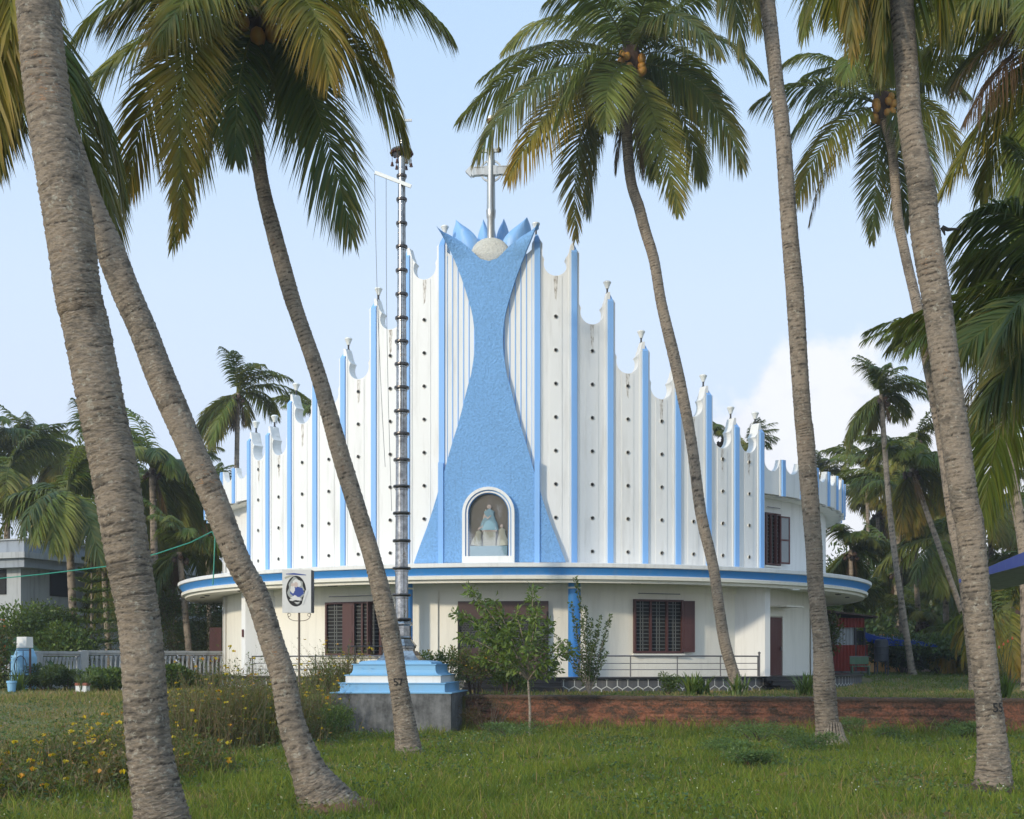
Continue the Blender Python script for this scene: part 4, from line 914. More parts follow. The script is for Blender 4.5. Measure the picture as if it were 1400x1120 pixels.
def rand_frond(rng, c, L, az, el):
    el = math.radians(el); az = math.radians(az)
    h = np.array([math.cos(az), math.sin(az), 0]); dr = rng.uniform(.75, 1.15)
    P1 = c+(h*math.cos(el)+ZUP*math.sin(el))*L*.55
    e2 = el-dr*1.35; P2 = P1+(h*max(.12, math.cos(e2))+ZUP*math.sin(e2))*L*.52
    return c, P1, P2
def palm(label, base, pts, d, fronds=(), rand=0, L=4.6, leaf=1.0, seed=1, yel=.12, bark='bark', nuts=6, step=.02, seg=36, number=None, dead=1, n=150, wbase=None, elr=(-35, 78), azr=(0, 360), lw=.021, name='coconut_palm'):
    """pts: (px, py, width px) from base to top at distance d (number or per point)"""
    rng = np.random.default_rng(seed); rows = []
    for k, q in enumerate(pts):
        dd = q[3] if len(q) > 3 else d; p = U(q[0], q[1], dd); rows.append((p.x, p.y, p.z, q[2]/F*dd/2*(1/math.hypot(1, 0))))
    rows[0] = (rows[0][0], rows[0][1], float(gz(rows[0][0], rows[0][1]))-.15, rows[0][3])
    root = empty(name, rows[0][:3], label=label, cat='palm tree'); off = np.array(rows[0][:3])
    me, S = trunk_mesh(rows, step, seg, rng); me.transform(Matrix.Translation(Vector(-off))); put('trunk', me, M[bark], root)
    top = S[-1, :3]
    if number:
        for t_, y_, s_, sd_ in number: number_on(t_, s_, S, y_, .2, root, sd_)
    def addf(P0, P1, P2, **k):
        V, Fc, C = frond_geo(P0, P1, P2, rng, leaf=k.pop('leaf', leaf), n=k.pop('n', n), lw=lw, **k)
        put('dead_frond' if k.get('dead') else 'frond', npmesh('frond', V-off, Fc, col=C), M['palm'], root)
    for f in fronds:
        (x1, y1, o1), (x2, y2, o2) = f[0], f[1]; k = dict(f[2]) if len(f) > 2 else {}
        k.setdefault('yel', yel)
        a, b = np.array(U(x1, y1, d+o1)), np.array(U(x2, y2, d+o2)); st = top+nrm(a-top)*.12
        addf(st, a, b, twist=k.pop('twist', rng.choice([-1, 1])*rng.uniform(.25, .75)), **k)
    for i in range(rand):
        az = azr[0]+(i*137.5+rng.uniform(-15, 15)) % (azr[1]-azr[0]); el = np.interp((i*.618+.1) % 1, [0, 1], elr)
        P = rand_frond(rng, top, L*rng.uniform(.85, 1.08), az, el); addf(*P, yel=yel*rng.uniform(.2, 2) if el < 20 else yel*.3, twist=rng.normal(0, .3))
    for i in range(dead if rand else 0):
        az = rng.uniform(0, 360); P = rand_frond(rng, top, L*.6, az, -62); addf(*P, dead=True)
    # fibrous sheath and nuts
    m = MB(); tp = Vector(top)-Vector(off); r = S[-1, 3]
    m.lathe([(r*1.0, -.5), (r*1.5, -.2), (r*1.9, .05), (r*1.5, .35), (r*.7, .9), (0, 1.3)], 12, c=tp, cap=False); m.build('leaf_sheath', M['sheath'], root, smooth=True)
    cm_ = MB().lathe([(0, -.13), (.06, -.11), (.10, -.03), (.105, .03), (.07, .11), (0, .14)], 12); me = bpy.data.meshes.new('coconut'); me.from_pydata(cm_.v, [], cm_.f); me.polygons.foreach_set('use_smooth', [True]*len(me.polygons)); me.materials.append(M['coconut'])
    for i in range(nuts):
        a = rng.uniform(0, 2*PI); q = tp+Vector((math.cos(a)*.34, math.sin(a)*.30-.22, rng.uniform(-.55, .12))); o_ = put('coconut', me, None, root, loc=q); o_.rotation_euler = (rng.uniform(-.6, .6), rng.uniform(-.6, .6), 0); o_.scale = [rng.uniform(1.05, 1.4)]*3
    return root
Y8 = dict(yel=.55); Y5 = dict(yel=.3)
palm('thick scarred coconut palm trunk, leftmost and nearest, running out of the top', None,
     [(226, 1150, 68), (222, 1120, 63), (204, 1020, 57), (191, 860, 56), (176, 770, 59), (158, 650, 63), (140, 560, 62), (118, 450, 61), (106, 400, 60), (91, 286, 63), (67, 143, 60), (51, 0, 57), (36, -200, 54), (24, -480, 50), (16, -760, 48)], 10.9,
     rand=10, L=4.0, seed=3, step=.011, seg=64, nuts=0, elr=(35, 80), azr=(95, 200), dead=0)
palm('leaning coconut palm with a flared foot, second trunk from the left', None,
     [(458, 1106, 70), (440, 1088, 58), (421, 1050, 43), (399, 990, 35), (387, 927, 33), (372, 880, 32), (351, 814, 33), (327, 770, 34), (291, 678, 36), (265, 621, 36), (234, 550, 38), (216, 507, 38), (195, 450, 37), (173, 400, 38), (150, 340, 38), (127, 286, 34), (102, 214, 32), (80, 150, 31), (55, 60, 29), (28, -60, 27), (8, -170, 26)], 13.6,
     fronds=[((10, -330, -.6), (-25, 230, -1.2), dict(yel=.5)), ((-10, -260, .2), (5, 140, .3), dict(yel=.6)), ((20, -330, -1), (14, 40, -1.5), dict(yel=.4)), ((-60, -230, -1), (-30, 120, -1), dict(yel=.4))],
     rand=7, L=4.0, seed=5, step=.012, seg=56, nuts=0, elr=(40, 80), azr=(95, 200), dead=0)
palm('leaning coconut palm with yellowing fronds and number 57 on its trunk, beside the flag mast', None,
     [(562, 1032, 31), (556, 1005, 29), (549, 960, 26), (544, 932, 25), (537, 886, 26), (525, 826, 27), (508, 760, 24), (471, 640, 24), (437, 520, 22), (408, 434, 21), (397, 400, 22), (375, 320, 21), (358, 250, 19), (349, 175, 19), (346, 120, 20), (352, 60, 22), (356, 32, 20)], 23.6,
     fronds=[((225, -120, -2.6), (250, 320, -3.2), dict(yel=.62, grav=.25, fold=.05, n=190, leaf=1.12, side=(1, .25, 0), twist=.001, tone=np.array([.085, .12, .018]))), ((200, 0, -.5), (96, 150, -1), Y5), ((230, -110, .8), (95, 60, 1.2)), ((210, 20, .3), (173, 265, .2), dict(yel=.55, twist=-.8)), ((320, 80, -1.2), (322, 215, -1.6), dict(leaf=.85, yel=.05, side=(1, .3, 0), twist=.001)),
             ((428, 75, -.8), (481, 322, -.6), dict(yel=.08, side=(.5, .85, 0), twist=.9, leaf=1.1)), ((520, -80, .2), (617, 50, .4), dict(yel=.15)), ((500, 10, -.5), (556, 200, -.6), dict(yel=.3)), ((430, -70, -1.6), (450, 110, -2.2), Y8), ((450, -120, 1.2), (560, -10, 2)), ((300, -100, 1.0), (200, -20, 2)), ((290, 30, 1.2), (235, 340, 1.4), dict(yel=.25, leaf=.8)),
             ((345, -140, 1.5), (300, -170, 3)), ((380, -150, -1), (430, -170, -2)), ((290, -90, -2), (215, 60, -3), Y5), ((400, 20, 1.5), (430, 170, 2.2)), ((300, 40, -.3), (290, 190, -.6), dict(yel=.3)), ((250, -60, -1.6), (140, 30, -2.4), Y5),
             ((345, 95, .2), (348, 150, .3), dict(leaf=.5, dead=True)), ((400, 80, .5), (420, 180, .6), dict(leaf=.8, yel=.05)), ((480, -60, -1.4), (530, 80, -2), dict(yel=.5))],
     rand=5, L=4.5, seed=8, elr=(45, 80), dead=0, step=.018, seg=44, nuts=9, number=[('57', U(544, 937, 23.6).z, .19, .12)])
palm('slender curved coconut palm with full green crown right of the roof cross', None,
     [(1013, 948, 16), (1004, 925, 15), (991, 880, 15), (983, 830, 15), (975, 775, 15), (958, 700, 15), (945, 603, 15), (933, 540, 15.5), (919, 477, 15.5), (904, 414, 14.5), (894, 355, 14.5), (882, 315, 14.5), (874, 285, 14.5), (863, 250, 14), (858, 200, 15), (856, 140, 17), (862, 85, 17)], 39.5,
     fronds=[((745, 40, 0), (627, 165, 0), dict(yel=.05)), ((715, 75, -1.2), (651, 218, -1.6), dict(yel=.25)), ((760, 110, -1.5), (694, 245, -2), dict(yel=.8, twist=.9)), ((775, 130, .5), (787, 325, .6), dict(yel=.4, tone=GREENS[3], side=(1, .3, 0), twist=.001, grav=.5)), ((825, 90, -2.0), (828, 175, -2.6), dict(yel=.1, tone=GREENS[2], side=(1, .3, 0), twist=.001, grav=.5)),
             ((905, 170, -.6), (928, 290, -.8), dict(yel=.2, side=(1, .3, 0), twist=.001, grav=.5)), ((975, 90, .2), (1015, 228, .3)), ((960, -5, -.8), (1042, 105, -1)), ((770, -25, .2), (690, 68, .4)), ((760, 20, 1.4), (655, 110, 1.8)), ((800, 40, -2.2), (760, 170, -3)),
             ((930, 40, 1.6), (985, 150, 2.4)), ((930, 110, 1.6), (960, 245, 2.2)), ((905, -40, -2), (985, 75, -3), dict(yel=.15)), ((800, 140, 1.2), (805, 290, 1.5), dict(tone=GREENS[3])), ((845, -60, .5), (800, -50, 1.5)), ((820, -50, -1.4), (745, 5, -2.2)), ((890, -60, 1), (960, -20, 2)),
             ((868, 130, -.4), (878, 240, -.4), dict(dead=True, leaf=.6)), ((850, 140, .4), (842, 235, .4), dict(dead=True, leaf=.5)), ((875, -30, 2), (915, 5, 4)), ((850, -30, 2), (790, 20, 4)), ((880, 100, 1.5), (895, 240, 1.8)), ((790, 90, -.8), (725, 200, -1), dict(yel=.3))],
     rand=4, L=4.4, seed=11, elr=(55, 80), dead=0, step=.03, seg=28, nuts=16, n=130, lw=.027, leaf=1.15)
palm('straight coconut palm trunk with a whitish broken foot at the church right side', None,
     [(1136, 1016, 34), (1131, 990, 29), (1127, 940, 29), (1124, 880, 24), (1115, 800, 22), (1112, 740, 23), (1101, 600, 24), (1097, 563, 23), (1088, 420, 24), (1080, 320, 22), (1069, 171, 21), (1062, 114, 19), (1049, 0, 20), (1044, -70, 20), (1042, -130, 20)], 27.6,
     fronds=[((985, -200, -.3), (1012, 70, -.2)), ((1000, -190, -1), (988, 10, -1.2)), ((1112, -200, 0), (1100, 48, .2)), ((1010, -200, 1), (1035, 40, 1.6))], rand=12, L=4.4, seed=14, nuts=0, elr=(25, 80), azr=(10, 170), dead=0, step=.02, seg=40)
palm('big coconut palm trunk with the number 55 painted low on it, at the right', None,
     [(1356, 1080, 44), (1358, 1040, 39), (1350, 948, 33), (1339, 848, 35), (1326, 720, 37), (1319, 690, 37), (1301, 563, 38), (1282, 420, 37), (1265, 320, 38), (1260, 257, 36), (1245, 171, 32), (1241, 114, 31), (1232, 0, 31), (1228, -60, 31), (1226, -110, 31)], 15.6,
     fronds=[((1150, -230, -.2), (1166, 72, -.1), dict(yel=.4, leaf=.6)), ((1200, -200, -.2), (1208, 100, -.3), dict(yel=.25, leaf=.6)), ((1180, -240, .8), (1138, 10, 1)), ((1270, -220, -.3), (1290, 30, -.4)), ((1240, -190, .8), (1215, 90, 1))], rand=9, L=4.0, seed=17, nuts=0, elr=(35, 80), azr=(10, 170), dead=0, step=.013, seg=56, number=[('55', U(1362, 972, 15.6).z, .16, .35)])
palm('coconut palm with orange nuts and a drooping dead frond, behind the big right trunk', None,
     [(1334, 948, 14), (1329, 900, 13), (1318, 800, 13), (1303, 720, 13), (1286, 600, 13), (1266, 480, 15), (1252, 410, 14), (1238, 350, 13), (1228, 300, 13), (1224, 250, 13), (1219, 200, 13), (1210, 165, 14), (1207, 145, 16)], 43,
     fronds=[((1105, 90, 0), (1028, 146, 0)), ((1130, 45, .8), (1073, 86, 1)), ((1125, 110, -1), (1082, 184, -1.3)), ((1130, 150, -.8), (1089, 278, -1), dict(yel=.5, twist=.8)), ((1130, 190, .3), (1106, 308, .3), dict(dead=True, leaf=.5)), ((1200, 200, .3), (1192, 330, .4), dict(tone=GREENS[3], side=(1, .3, 0), twist=.001, grav=.4)), ((1225, 210, .3), (1243, 305, .4), dict(tone=GREENS[3])),
             ((1165, 20, .3), (1130, 5, .8)), ((1195, 20, 1), (1170, -30, 2)), ((1270, 70, .2), (1330, 88, .4)), ((1275, 110, -.6), (1320, 235, -.8), Y5), ((1240, 90, 1.5), (1262, 200, 2)), ((1230, 20, -1), (1290, 10, -2)), ((1180, 30, -2), (1150, 110, -3.2)), ((1210, 0, -1.5), (1225, -30, -3)), ((1160, 70, 2), (1110, 130, 3)), ((1250, 150, -1), (1275, 260, -1.4))],
     rand=4, L=4.2, seed=21, elr=(50, 80), dead=0, step=.03, seg=24, nuts=14, n=115, lw=.027, leaf=1.1, bark='bark2')
palm('coconut palm beyond the right edge with a hanging reddish dead frond', None, [(1515, 1040, 26), (1510, 700, 24), (1490, 350, 22), (1480, 40, 22)], 24,
     fronds=[((1380, -50, -.6), (1250, 38, -.8), dict(yel=.3)), ((1385, 10, -.4), (1300, 120, -.6), dict(dead=True, leaf=.9, n=70)), ((1400, 30, -.3), (1318, 168, -.3), dict(dead=True, leaf=.6)), ((1390, 70, .3), (1288, 262, .5), dict(yel=.35)), ((1400, 60, 1), (1340, 270, 1.2)), ((1400, -100, .8), (1290, -10, 1.4)), ((1420, 100, -.4), (1390, 330, -.5)), ((1370, 20, 1.5), (1300, 110, 2.2))],
     rand=10, L=5, seed=24, step=.03, seg=24, nuts=4, dead=0)
palm('dark coconut palm beyond the right edge with long fronds reaching left across the big trunk', None, [(1560, 1060, 30), (1540, 800, 28), (1510, 560, 26), (1480, 400, 26)], 20,
     fronds=[((1395, 240, -.4), (1305, 318, -.5), dict(tone=GREENS[3], yel=.0)), ((1390, 380, .5), (1228, 440, .8), dict(tone=GREENS[0], yel=.1)), ((1400, 400, -.8), (1310, 480, -1.2), dict(tone=GREENS[3], yel=.05, grav=.8)), ((1410, 330, .8), (1315, 360, 1), dict(tone=GREENS[3])), ((1420, 430, .2), (1340, 560, .4), dict(tone=GREENS[3])), ((1420, 350, -1.5), (1370, 460, -2.4), dict(tone=GREENS[3])), ((1430, 240, .5), (1375, 190, 1), dict(tone=GREENS[3]))],
     rand=6, L=4.4, seed=27, azr=(-75, 105), step=.03, seg=24, nuts=0, dead=0, yel=.05)
palm('coconut palm with bare upper trunk rising at the right edge beyond the shelter', None, [(1405, 925, 15), (1402, 800, 15), (1397, 730, 15), (1380, 640, 15), (1366, 560, 14), (1360, 505, 14), (1354, 470, 15)], 42,
     rand=24, L=4.4, seed=29, step=.05, seg=20, nuts=8, n=60, lw=.036, bark='bark2')
palm('coconut palm beyond the left edge with dark hanging fronds', None, [(-90, 1080, 28), (-80, 600, 26), (-60, 200, 24), (-55, -20, 24)], 18,
     fronds=[((0, -120, 0), (4, 190, .2), dict(yel=.25)), ((10, -110, -.5), (34, 110, -.8), Y5), ((-20, -60, .4), (-12, 230, .6))], rand=9, L=4.6, seed=31, step=.03, seg=24, nuts=0, dead=0)

# ---- background palms: five crown meshes, each tree with its own trunk
def crown_mesh(seed, L=4.5, nf=30, yel=.15, skirt=False, n=46):
    rng = np.random.default_rng(seed); Vs, Qs, Ts, Cs, nb = [], [], [], [], 0
    for i in range(nf+(4 if skirt else 1)):
        az = i*137.5+rng.uniform(-12, 12); el = np.interp((i*.618) % 1, [0, 1], [-42, 82]); dd = i >= nf
        P = rand_frond(rng, np.zeros(3), (L if not dd else L*.5)*rng.uniform(.85, 1.1), az, el if not dd else -72)
        V, Fc, C = frond_geo(*P, rng, leaf=1.08 if not dd else .6, n=n, yel=yel*rng.uniform(0, 2.2) if el < 15 else 0, dead=dd, lw=.045, segs=3, rw=.05, twist=rng.normal(0, .3))
        Vs.append(V); Qs.append(Fc[0]+nb); Ts.append(Fc[1]+nb); Cs.append(C); nb += len(V)
    return npmesh('crown', np.concatenate(Vs), [np.concatenate(Qs), np.concatenate(Ts)], col=np.concatenate(Cs))
CR = [crown_mesh(101), crown_mesh(102, yel=.3), crown_mesh(103, nf=20, skirt=True), crown_mesh(104, nf=28, yel=.05), crown_mesh(105, L=4.8, yel=.4)]
nutme = MB()
for k in range(7): nutme.lathe([(0, -.15), (.11, -.06), (.12, .04), (0, .15)], 8, c=(.33*math.sin(k*.9), .33*math.cos(k*.9), -.25-.1*(k % 3)))
nm = bpy.data.meshes.new('coconuts'); nm.from_pydata(nutme.v, [], nutme.f); nm.materials.append(M['sheath'])
def far_palm(label, cpx, cpy, bpx, d, v=0, s=1.0, mid=None, wpx=None, nuts=True, group=None, seed=0):
    rng = np.random.default_rng(int(abs(cpx)*7+cpy)); c = U(cpx, cpy, d); b = G(bpx, d); r = .17*max(.8, s)
    root = empty('coconut_palm', b, label=label, cat='palm tree', group=group); m1 = b.lerp(c, .5)+Vector(((mid or 0)*d/F, 0, 0))
    me, S = trunk_mesh([(b.x, b.y, b.z-.1, r*1.1), (m1.x, m1.y, m1.z, r), (c.x, c.y, c.z, r*.85)], .09, 12, rng, ringd=.16, amp=.05); me.transform(Matrix.Translation(-b)); put('trunk', me, M['bark2'], root)
    o_ = put('crown', CR[v], M['palm'], root, loc=c-b); o_.rotation_euler = (rng.normal(0, .08), rng.normal(0, .08), rng.uniform(0, 6.28)); o_.scale = (s, s, s*1.0)
    if nuts: put('coconuts', nm, None, root, loc=c-b)
far_palm('solitary palm with a brown skirt of dead fronds against the sky, left of the church', 325, 538, 320, 72, 2, .92)
far_palm('broad dark green palm in front of the grey house', 92, 672, 104, 52, 3, .95)
far_palm('palm between the two leftmost trunks', 208, 640, 215, 60, 3, 1.05)
far_palm('palm rising above the others near the left trunk', 118, 610, 130, 78, 1, .95)
far_palm('palm at the far left edge above the house', 12, 640, 5, 66, 1, 1.0)
far_palm('palm in the left background behind the house roof', 40, 618, 50, 88, 3, 1.0)
far_palm('low palm below the green cord left of the church', 245, 755, 262, 54, 3, .75)
far_palm('young palm close to the church left wall', 283, 700, 288, 66, 0, .7)
far_palm('small palm crown peeking over the left facade notches', 432, 570, 430, 84, 0, .75)
far_palm('palm crown showing just above the left side parapet', 292, 668, 296, 90, 0, .7)
far_palm('palm crown behind the second right spire', 988, 600, 992, 84, 0, .6)
far_palm('palm crown behind the outermost right spire', 1024, 608, 1030, 82, 1, .55)
far_palm('palm top just over the right parapet', 1122, 650, 1125, 88, 0, .6)
far_palm('tall palm with a pale slightly bent trunk right of the church', 1204, 540, 1248, 58, 0, .62, mid=-6)
far_palm('palm with brown lower fronds just right of the tall pale one', 1252, 600, 1262, 66, 2, .8, mid=-6)
far_palm('palm with drooping yellow fronds below the tall pale one', 1226, 668, 1236, 64, 4, .75)
far_palm('palm in shade close beside the church parapet', 1163, 752, 1168, 66, 3, .72)
far_palm('palm with dark crown left of the big right trunk', 1290, 738, 1296, 62, 3, .85)
far_palm('leaning bare palm trunk crossing behind the right trunks', 1246, 640, 1345, 60, 1, .8)
far_palm('palm right of the big right trunk with yellow drooping fronds', 1352, 690, 1362, 66, 4, .85)
far_palm('short palm with nut bunches at the right edge under the blue roof', 1382, 830, 1386, 50, 4, .7)
far_palm('low young palm behind the blue tarpaulin', 1262, 850, 1268, 66, 3, .65)
far_palm('low young palm left of the number 55 trunk', 1308, 862, 1312, 60, 4, .55)
far_palm('low palm over the hut roof', 1150, 835, 1150, 63, 1, .65)
far_palm('dense palm in the right background', 1330, 640, 1335, 84, 3, 1.0)
far_palm('palm high at the right edge', 1388, 600, 1392, 78, 1, 1.1)
far_palm('palm behind the right edge palms', 1420, 690, 1420, 70, 3, 1.0)
far_palm('palm far right of the hut in the grove', 1200, 700, 1204, 92, 3, 1.0)
far_palm('palm of the right grove near the sky gap', 1270, 690, 1275, 96, 1, 1.0)
far_palm('left background palm behind the balustrade', 165, 700, 168, 80, 3, 1.1)
far_palm('left background palm beside the leaning trunk', 255, 700, 256, 84, 0, 1.0)
far_palm('left background palm behind the broad dark one', 60, 700, 62, 92, 3, 1.1)
# ------------------------------------------------------------------ shrubs, undergrowth, grass
def leafquads(P, D, size, rng, asp=.42, cols=None, sag=.15):
    """P positions, D unit directions, size lengths -> leaf shaped quads (4 verts: base, side, tip, side)"""
    n = len(P); U1 = rng.normal(0, 1, (n, 3)); W = nrm(np.cross(D, U1)); s = np.asarray(size)[:, None]*np.ones((n, 1))
    up = np.cross(W, D)
    V = np.stack([P, P+D*s*.5+W*s*asp*.5+up*s*sag*.3, P+D*s-up*s*sag*.4, P+D*s*.5-W*s*asp*.5+up*s*sag*.3], 1).reshape(-1, 3)
    C = np.repeat(cols, 4, 0) if cols is not None else None
    return V, np.arange(n*4).reshape(n, 4), C
def pick(rng, cols, n, j=.3):
    c = np.array(cols)[rng.integers(0, len(cols), n)]; return c*(1-j+2*j*rng.random((n, 1)))
G_MID = [(.06, .115, .02), (.085, .145, .025), (.045, .085, .02), (.12, .17, .03)]
G_DARK = [(.03, .06, .018), (.045, .08, .022), (.06, .10, .025)]
G_OLIVE = [(.12, .14, .03), (.08, .11, .025), (.16, .12, .04), (.20, .105, .045)]
G_YEL = [(.12, .19, .03), (.17, .23, .04), (.08, .14, .022)]
def bush(label, px, d, w_, h, n, size, cols, dep=None, name='shrub', seed=1, z0=0.0, blobs=9, flowers=0, stems=14, fcol=(.75, .50, .02), cat='shrub', kind=None, flat=.5, up=.3, group=None, base=None):
    rng = np.random.default_rng(seed+int(abs(px))); b = base if base is not None else G(px, d); dep = dep or w_
    bc = np.stack([rng.uniform(-.5, .5, blobs)*w_*.8, rng.uniform(-.5, .5, blobs)*dep*.8, h*(.25+.6*rng.random(blobs))], 1)
    br = np.stack([np.full(blobs, w_*.28), np.full(blobs, dep*.28), np.full(blobs, h*.26)], 1)*rng.uniform(.6, 1.15, (blobs, 1))
    k = rng.integers(0, blobs, n); dr = nrm(rng.normal(0, 1, (n, 3))); rad = rng.random((n, 1))**.4*(1+.12*rng.normal(0, 1, (n, 1)))
    P = bc[k]+dr*br[k]*rad; P[:, 2] = np.abs(P[:, 2])+.02+z0
    D = nrm(dr*.8+rng.normal(0, .6, (n, 3))+np.array([0, 0, up])); tone = (.75+.5*rng.random(blobs))[k][:, None]
    V, Fq, C = leafquads(P, D, size*rng.uniform(.6, 1.3, n), rng, cols=pick(rng, cols, n)*tone, asp=flat)
    if kind == 'one': 
        return V+np.array(b), Fq, C
    root = empty(name, b, label=label, cat=cat, group=group); put('foliage', npmesh('foliage', V, [Fq], col=C), M['leaf'], root)
    if stems:
        m = MB()
        for i in range(stems):
            q = bc[i % blobs]; a = Vector((q[0]*.25, q[1]*.25, z0)); e = Vector((q[0]+rng.normal(0, .1), q[1], q[2]+h*.1+z0)); m.tube([a, a.lerp(e, .5)+Vector((0, 0, .05)), e], [.018, .013, .006], 5)
        m.build('stems', M['sheath'], root)
    if flowers:
        kk_ = rng.integers(0, n, flowers); Pf = P[kk_]+nrm(P[kk_]-np.array([0, 0, h*.4]))*.12+np.array([0, 0, .08]); Vf, Ff, Cf = [], [], []; nb = 0
        for a in range(3):
            Df = nrm(np.stack([np.cos(a*2.1+Pf[:, 0]*9), np.sin(a*2.1+Pf[:, 0]*9)-.3, np.full(flowers, .25)], 1)); v_, f_, c_ = leafquads(Pf-Df*.03, Df, np.full(flowers, .075), rng, asp=1.0, cols=pick(rng, [fcol, fcol, (fcol[0], fcol[1]*.7, fcol[2])], flowers, .1))
            Vf.append(v_); Ff.append(f_+nb); Cf.append(c_); nb += len(v_)
        fl_ = put('flower_heads', npmesh('flower_heads', np.concatenate(Vf), [np.concatenate(Ff)], col=np.concatenate(Cf)), M['leaf'], root, kind='stuff')
    return root
def branchy(label, base, tips, rng, leafsize, per, cols, name='sapling', trunk=None, rw=.02, spread=.05, droop=.35, asp=.38, cat='tree', start=.35, fork=None):
    root = empty(name, base, label=label, cat=cat); bv = np.array(base); m = MB(); Ps, Ds = [], []
    f0 = np.array(fork if fork is not None else base)-bv
    if fork is not None:
        mid = f0*.5+np.array([.03, 0, 0]); MB().tube([(0, 0, -.1), Vector(mid), Vector(f0)], [rw*1.6, rw*1.4, rw*1.2], 8).build('trunk', M['bark2'], root) if False else m.tube([(0, 0, -.1), Vector(mid), Vector(f0)], [rw*1.6, rw*1.4, rw*1.2], 8)
    for tip in tips:
        t = np.array(tip)-bv; c = f0+(t-f0)*.5+np.array([(t-f0)[0]*-.05, 0, .12*np.linalg.norm(t-f0)])+rng.normal(0, .05, 3)
        tt = np.linspace(0, 1, 10)[:, None]; P = (1-tt)**2*f0+2*tt*(1-tt)*c+tt*tt*t; m.tube([Vector(p) for p in P], list(np.linspace(rw, rw*.25, 10)), 5)
        n = int(per*np.linalg.norm(t-f0)); u = start+(1.02-start)*rng.random(n); q = (1-u[:, None])**2*f0+2*u[:, None]*(1-u[:, None])*c+(u*u)[:, None]*t
        T = nrm((t-f0)[None, :]); side = nrm(rng.normal(0, 1, (n, 3))); Ps.append(q+side*rng.random((n, 1))*spread); Ds.append(nrm(side+T*.5-np.array([0, 0, droop])))
    P = np.concatenate(Ps); D = np.concatenate(Ds); n = len(P)
    V, Fq, C = leafquads(P, D, leafsize*rng.uniform(.6, 1.25, n), rng, asp=asp, cols=pick(rng, cols, n), sag=.4)
    m.build('branches', M['bark2'], root); put('foliage', npmesh('foliage', V, [Fq], col=C), M['leaf'], root); return root
rng = np.random.default_rng(77)
b = G(724, 33.3)
tips = [U(x, y, 33.6+o) for x, y, o in ((622, 838, 0), (640, 805, .3), (655, 862, -.4), (665, 845, .5), (688, 862, -.6), (705, 838, .2), (728, 805, 0), (735, 835, -.5), (755, 850, .3), (768, 880, -.2), (782, 890, .4), (745, 905, -.5), (650, 900, .3), (690, 900, -.7), (720, 880, -.8), (765, 915, 0), (675, 822, .2), (700, 890, .6), (735, 920, .3), (632, 870, .5))]
branchy('young leafy tree with a thin pale trunk in front of the brown roller shutter', b, tips, rng, .18, 85, [(.16, .24, .035), (.12, .19, .03), (.20, .27, .05), (.08, .14, .025)], fork=U(722, 930, 33.5), rw=.024, spread=.14, droop=.5, asp=.36, name='young_tree')
b = G(806, 37.6); tips = [U(x, y, 37.6+o) for x, y, o in ((780, 825, 0), (785, 860, .3), (787, 792, .1), (795, 850, -.2), (800, 830, .3), (808, 848, 0), (820, 845, .1), (834, 842, 0), (829, 870, .3), (830, 894, 0), (812, 880, -.3), (775, 878, 0), (768, 890, .2), (760, 870, .1), (815, 862, .3))]
branchy('tall twiggy shrub with small leaves around the right blue column', b, tips, rng, .085, 85, G_MID, fork=None, rw=.014, spread=.05, droop=-.1, asp=.5, name='twiggy_shrub', cat='shrub', start=.2)
bush('green bush with yellow flowers just right of the stepped flag mast base', 604, 37.2, 1.5, 1.35, 2600, .09, G_YEL+G_MID, flowers=26, seed=2)
bush('dense low bush with yellow flowers left of the young tree', 648, 36.6, 1.3, 1.35, 2600, .085, G_MID+G_OLIVE, flowers=14, seed=3)
bush('small bush under the roller shutter right side', 695, 36.5, 1.3, .9, 1800, .09, G_MID, seed=4)
bush('dry brown bush growing over the laterite wall right of the concrete block', 668, 34.2, 1.6, 1.1, 2600, .06, [(.16, .09, .045), (.12, .07, .03), (.09, .08, .025)], seed=5, flat=.2, stems=30)
bush('round clipped bush on the terrace left of the strap leaved plants', 914, 37.0, .7, .68, 1500, .06, G_MID, seed=6, stems=4)
def strap(label, px, d, n, h, cols, seed, name='strap_leaved_plant', w_=.035, flower=None):
    rng = np.random.default_rng(seed); b = G(px, d); V, Fq, C = [], [], []; nb = 0
    for i in range(n):
        az = rng.uniform(0, 6.28); ln = h*rng.uniform(.6, 1.2); o_ = np.array([rng.normal(0, .08), rng.normal(0, .08), 0]); lean = rng.uniform(.15, .8); pts = []
        for k in range(6):
            u_ = k/5; pts.append(o_+np.array([math.cos(az), math.sin(az), 0])*ln*lean*u_**1.4+ZUP*ln*(u_-.35*lean*u_*u_))
        pts = np.array(pts); sd = np.array([-math.sin(az), math.cos(az), 0])*w_; wd = np.array([.6, 1, 1, .8, .5, .05])[:, None]; v_ = np.concatenate([pts-sd*wd, pts+sd*wd]); V.append(v_); a0 = nb+np.arange(5); Fq.append(np.stack([a0, a0+6, a0+7, a0+1], 1)); nb += 12; C.append(np.tile(np.array(cols[rng.integers(0, len(cols))])*rng.uniform(.7, 1.3), (12, 1)))
    root = empty(name, b, label=label, cat='plant'); put('leaves', npmesh('leaves', np.concatenate(V), [np.concatenate(Fq)], col=np.concatenate(C)), M['leaf'], root)
    if flower:
        m = MB()
        for k in range(4): m.tube([(0, 0, 0), (.05*k-.08, 0, h*1.2), (.12*k-.18, -.05, h*1.75+.08*k)], .008, 4)
        m.build('flower_stalks', M['leafdark'], root)
        for k in range(4): MB().lathe([(0, 0), (.03, .03), (.015, .08), (0, .10)], 6, c=(.12*k-.18, -.05, h*1.72+.08*k)).build('flower', M['redflower'], root)
    return root
M['leafdark'] = paint('green_stalk', (.05, .09, .02), .6, .2, streak=False); M['redflower'] = paint('orange_red_petal', (.65, .12, .04), .6, .2, streak=False)
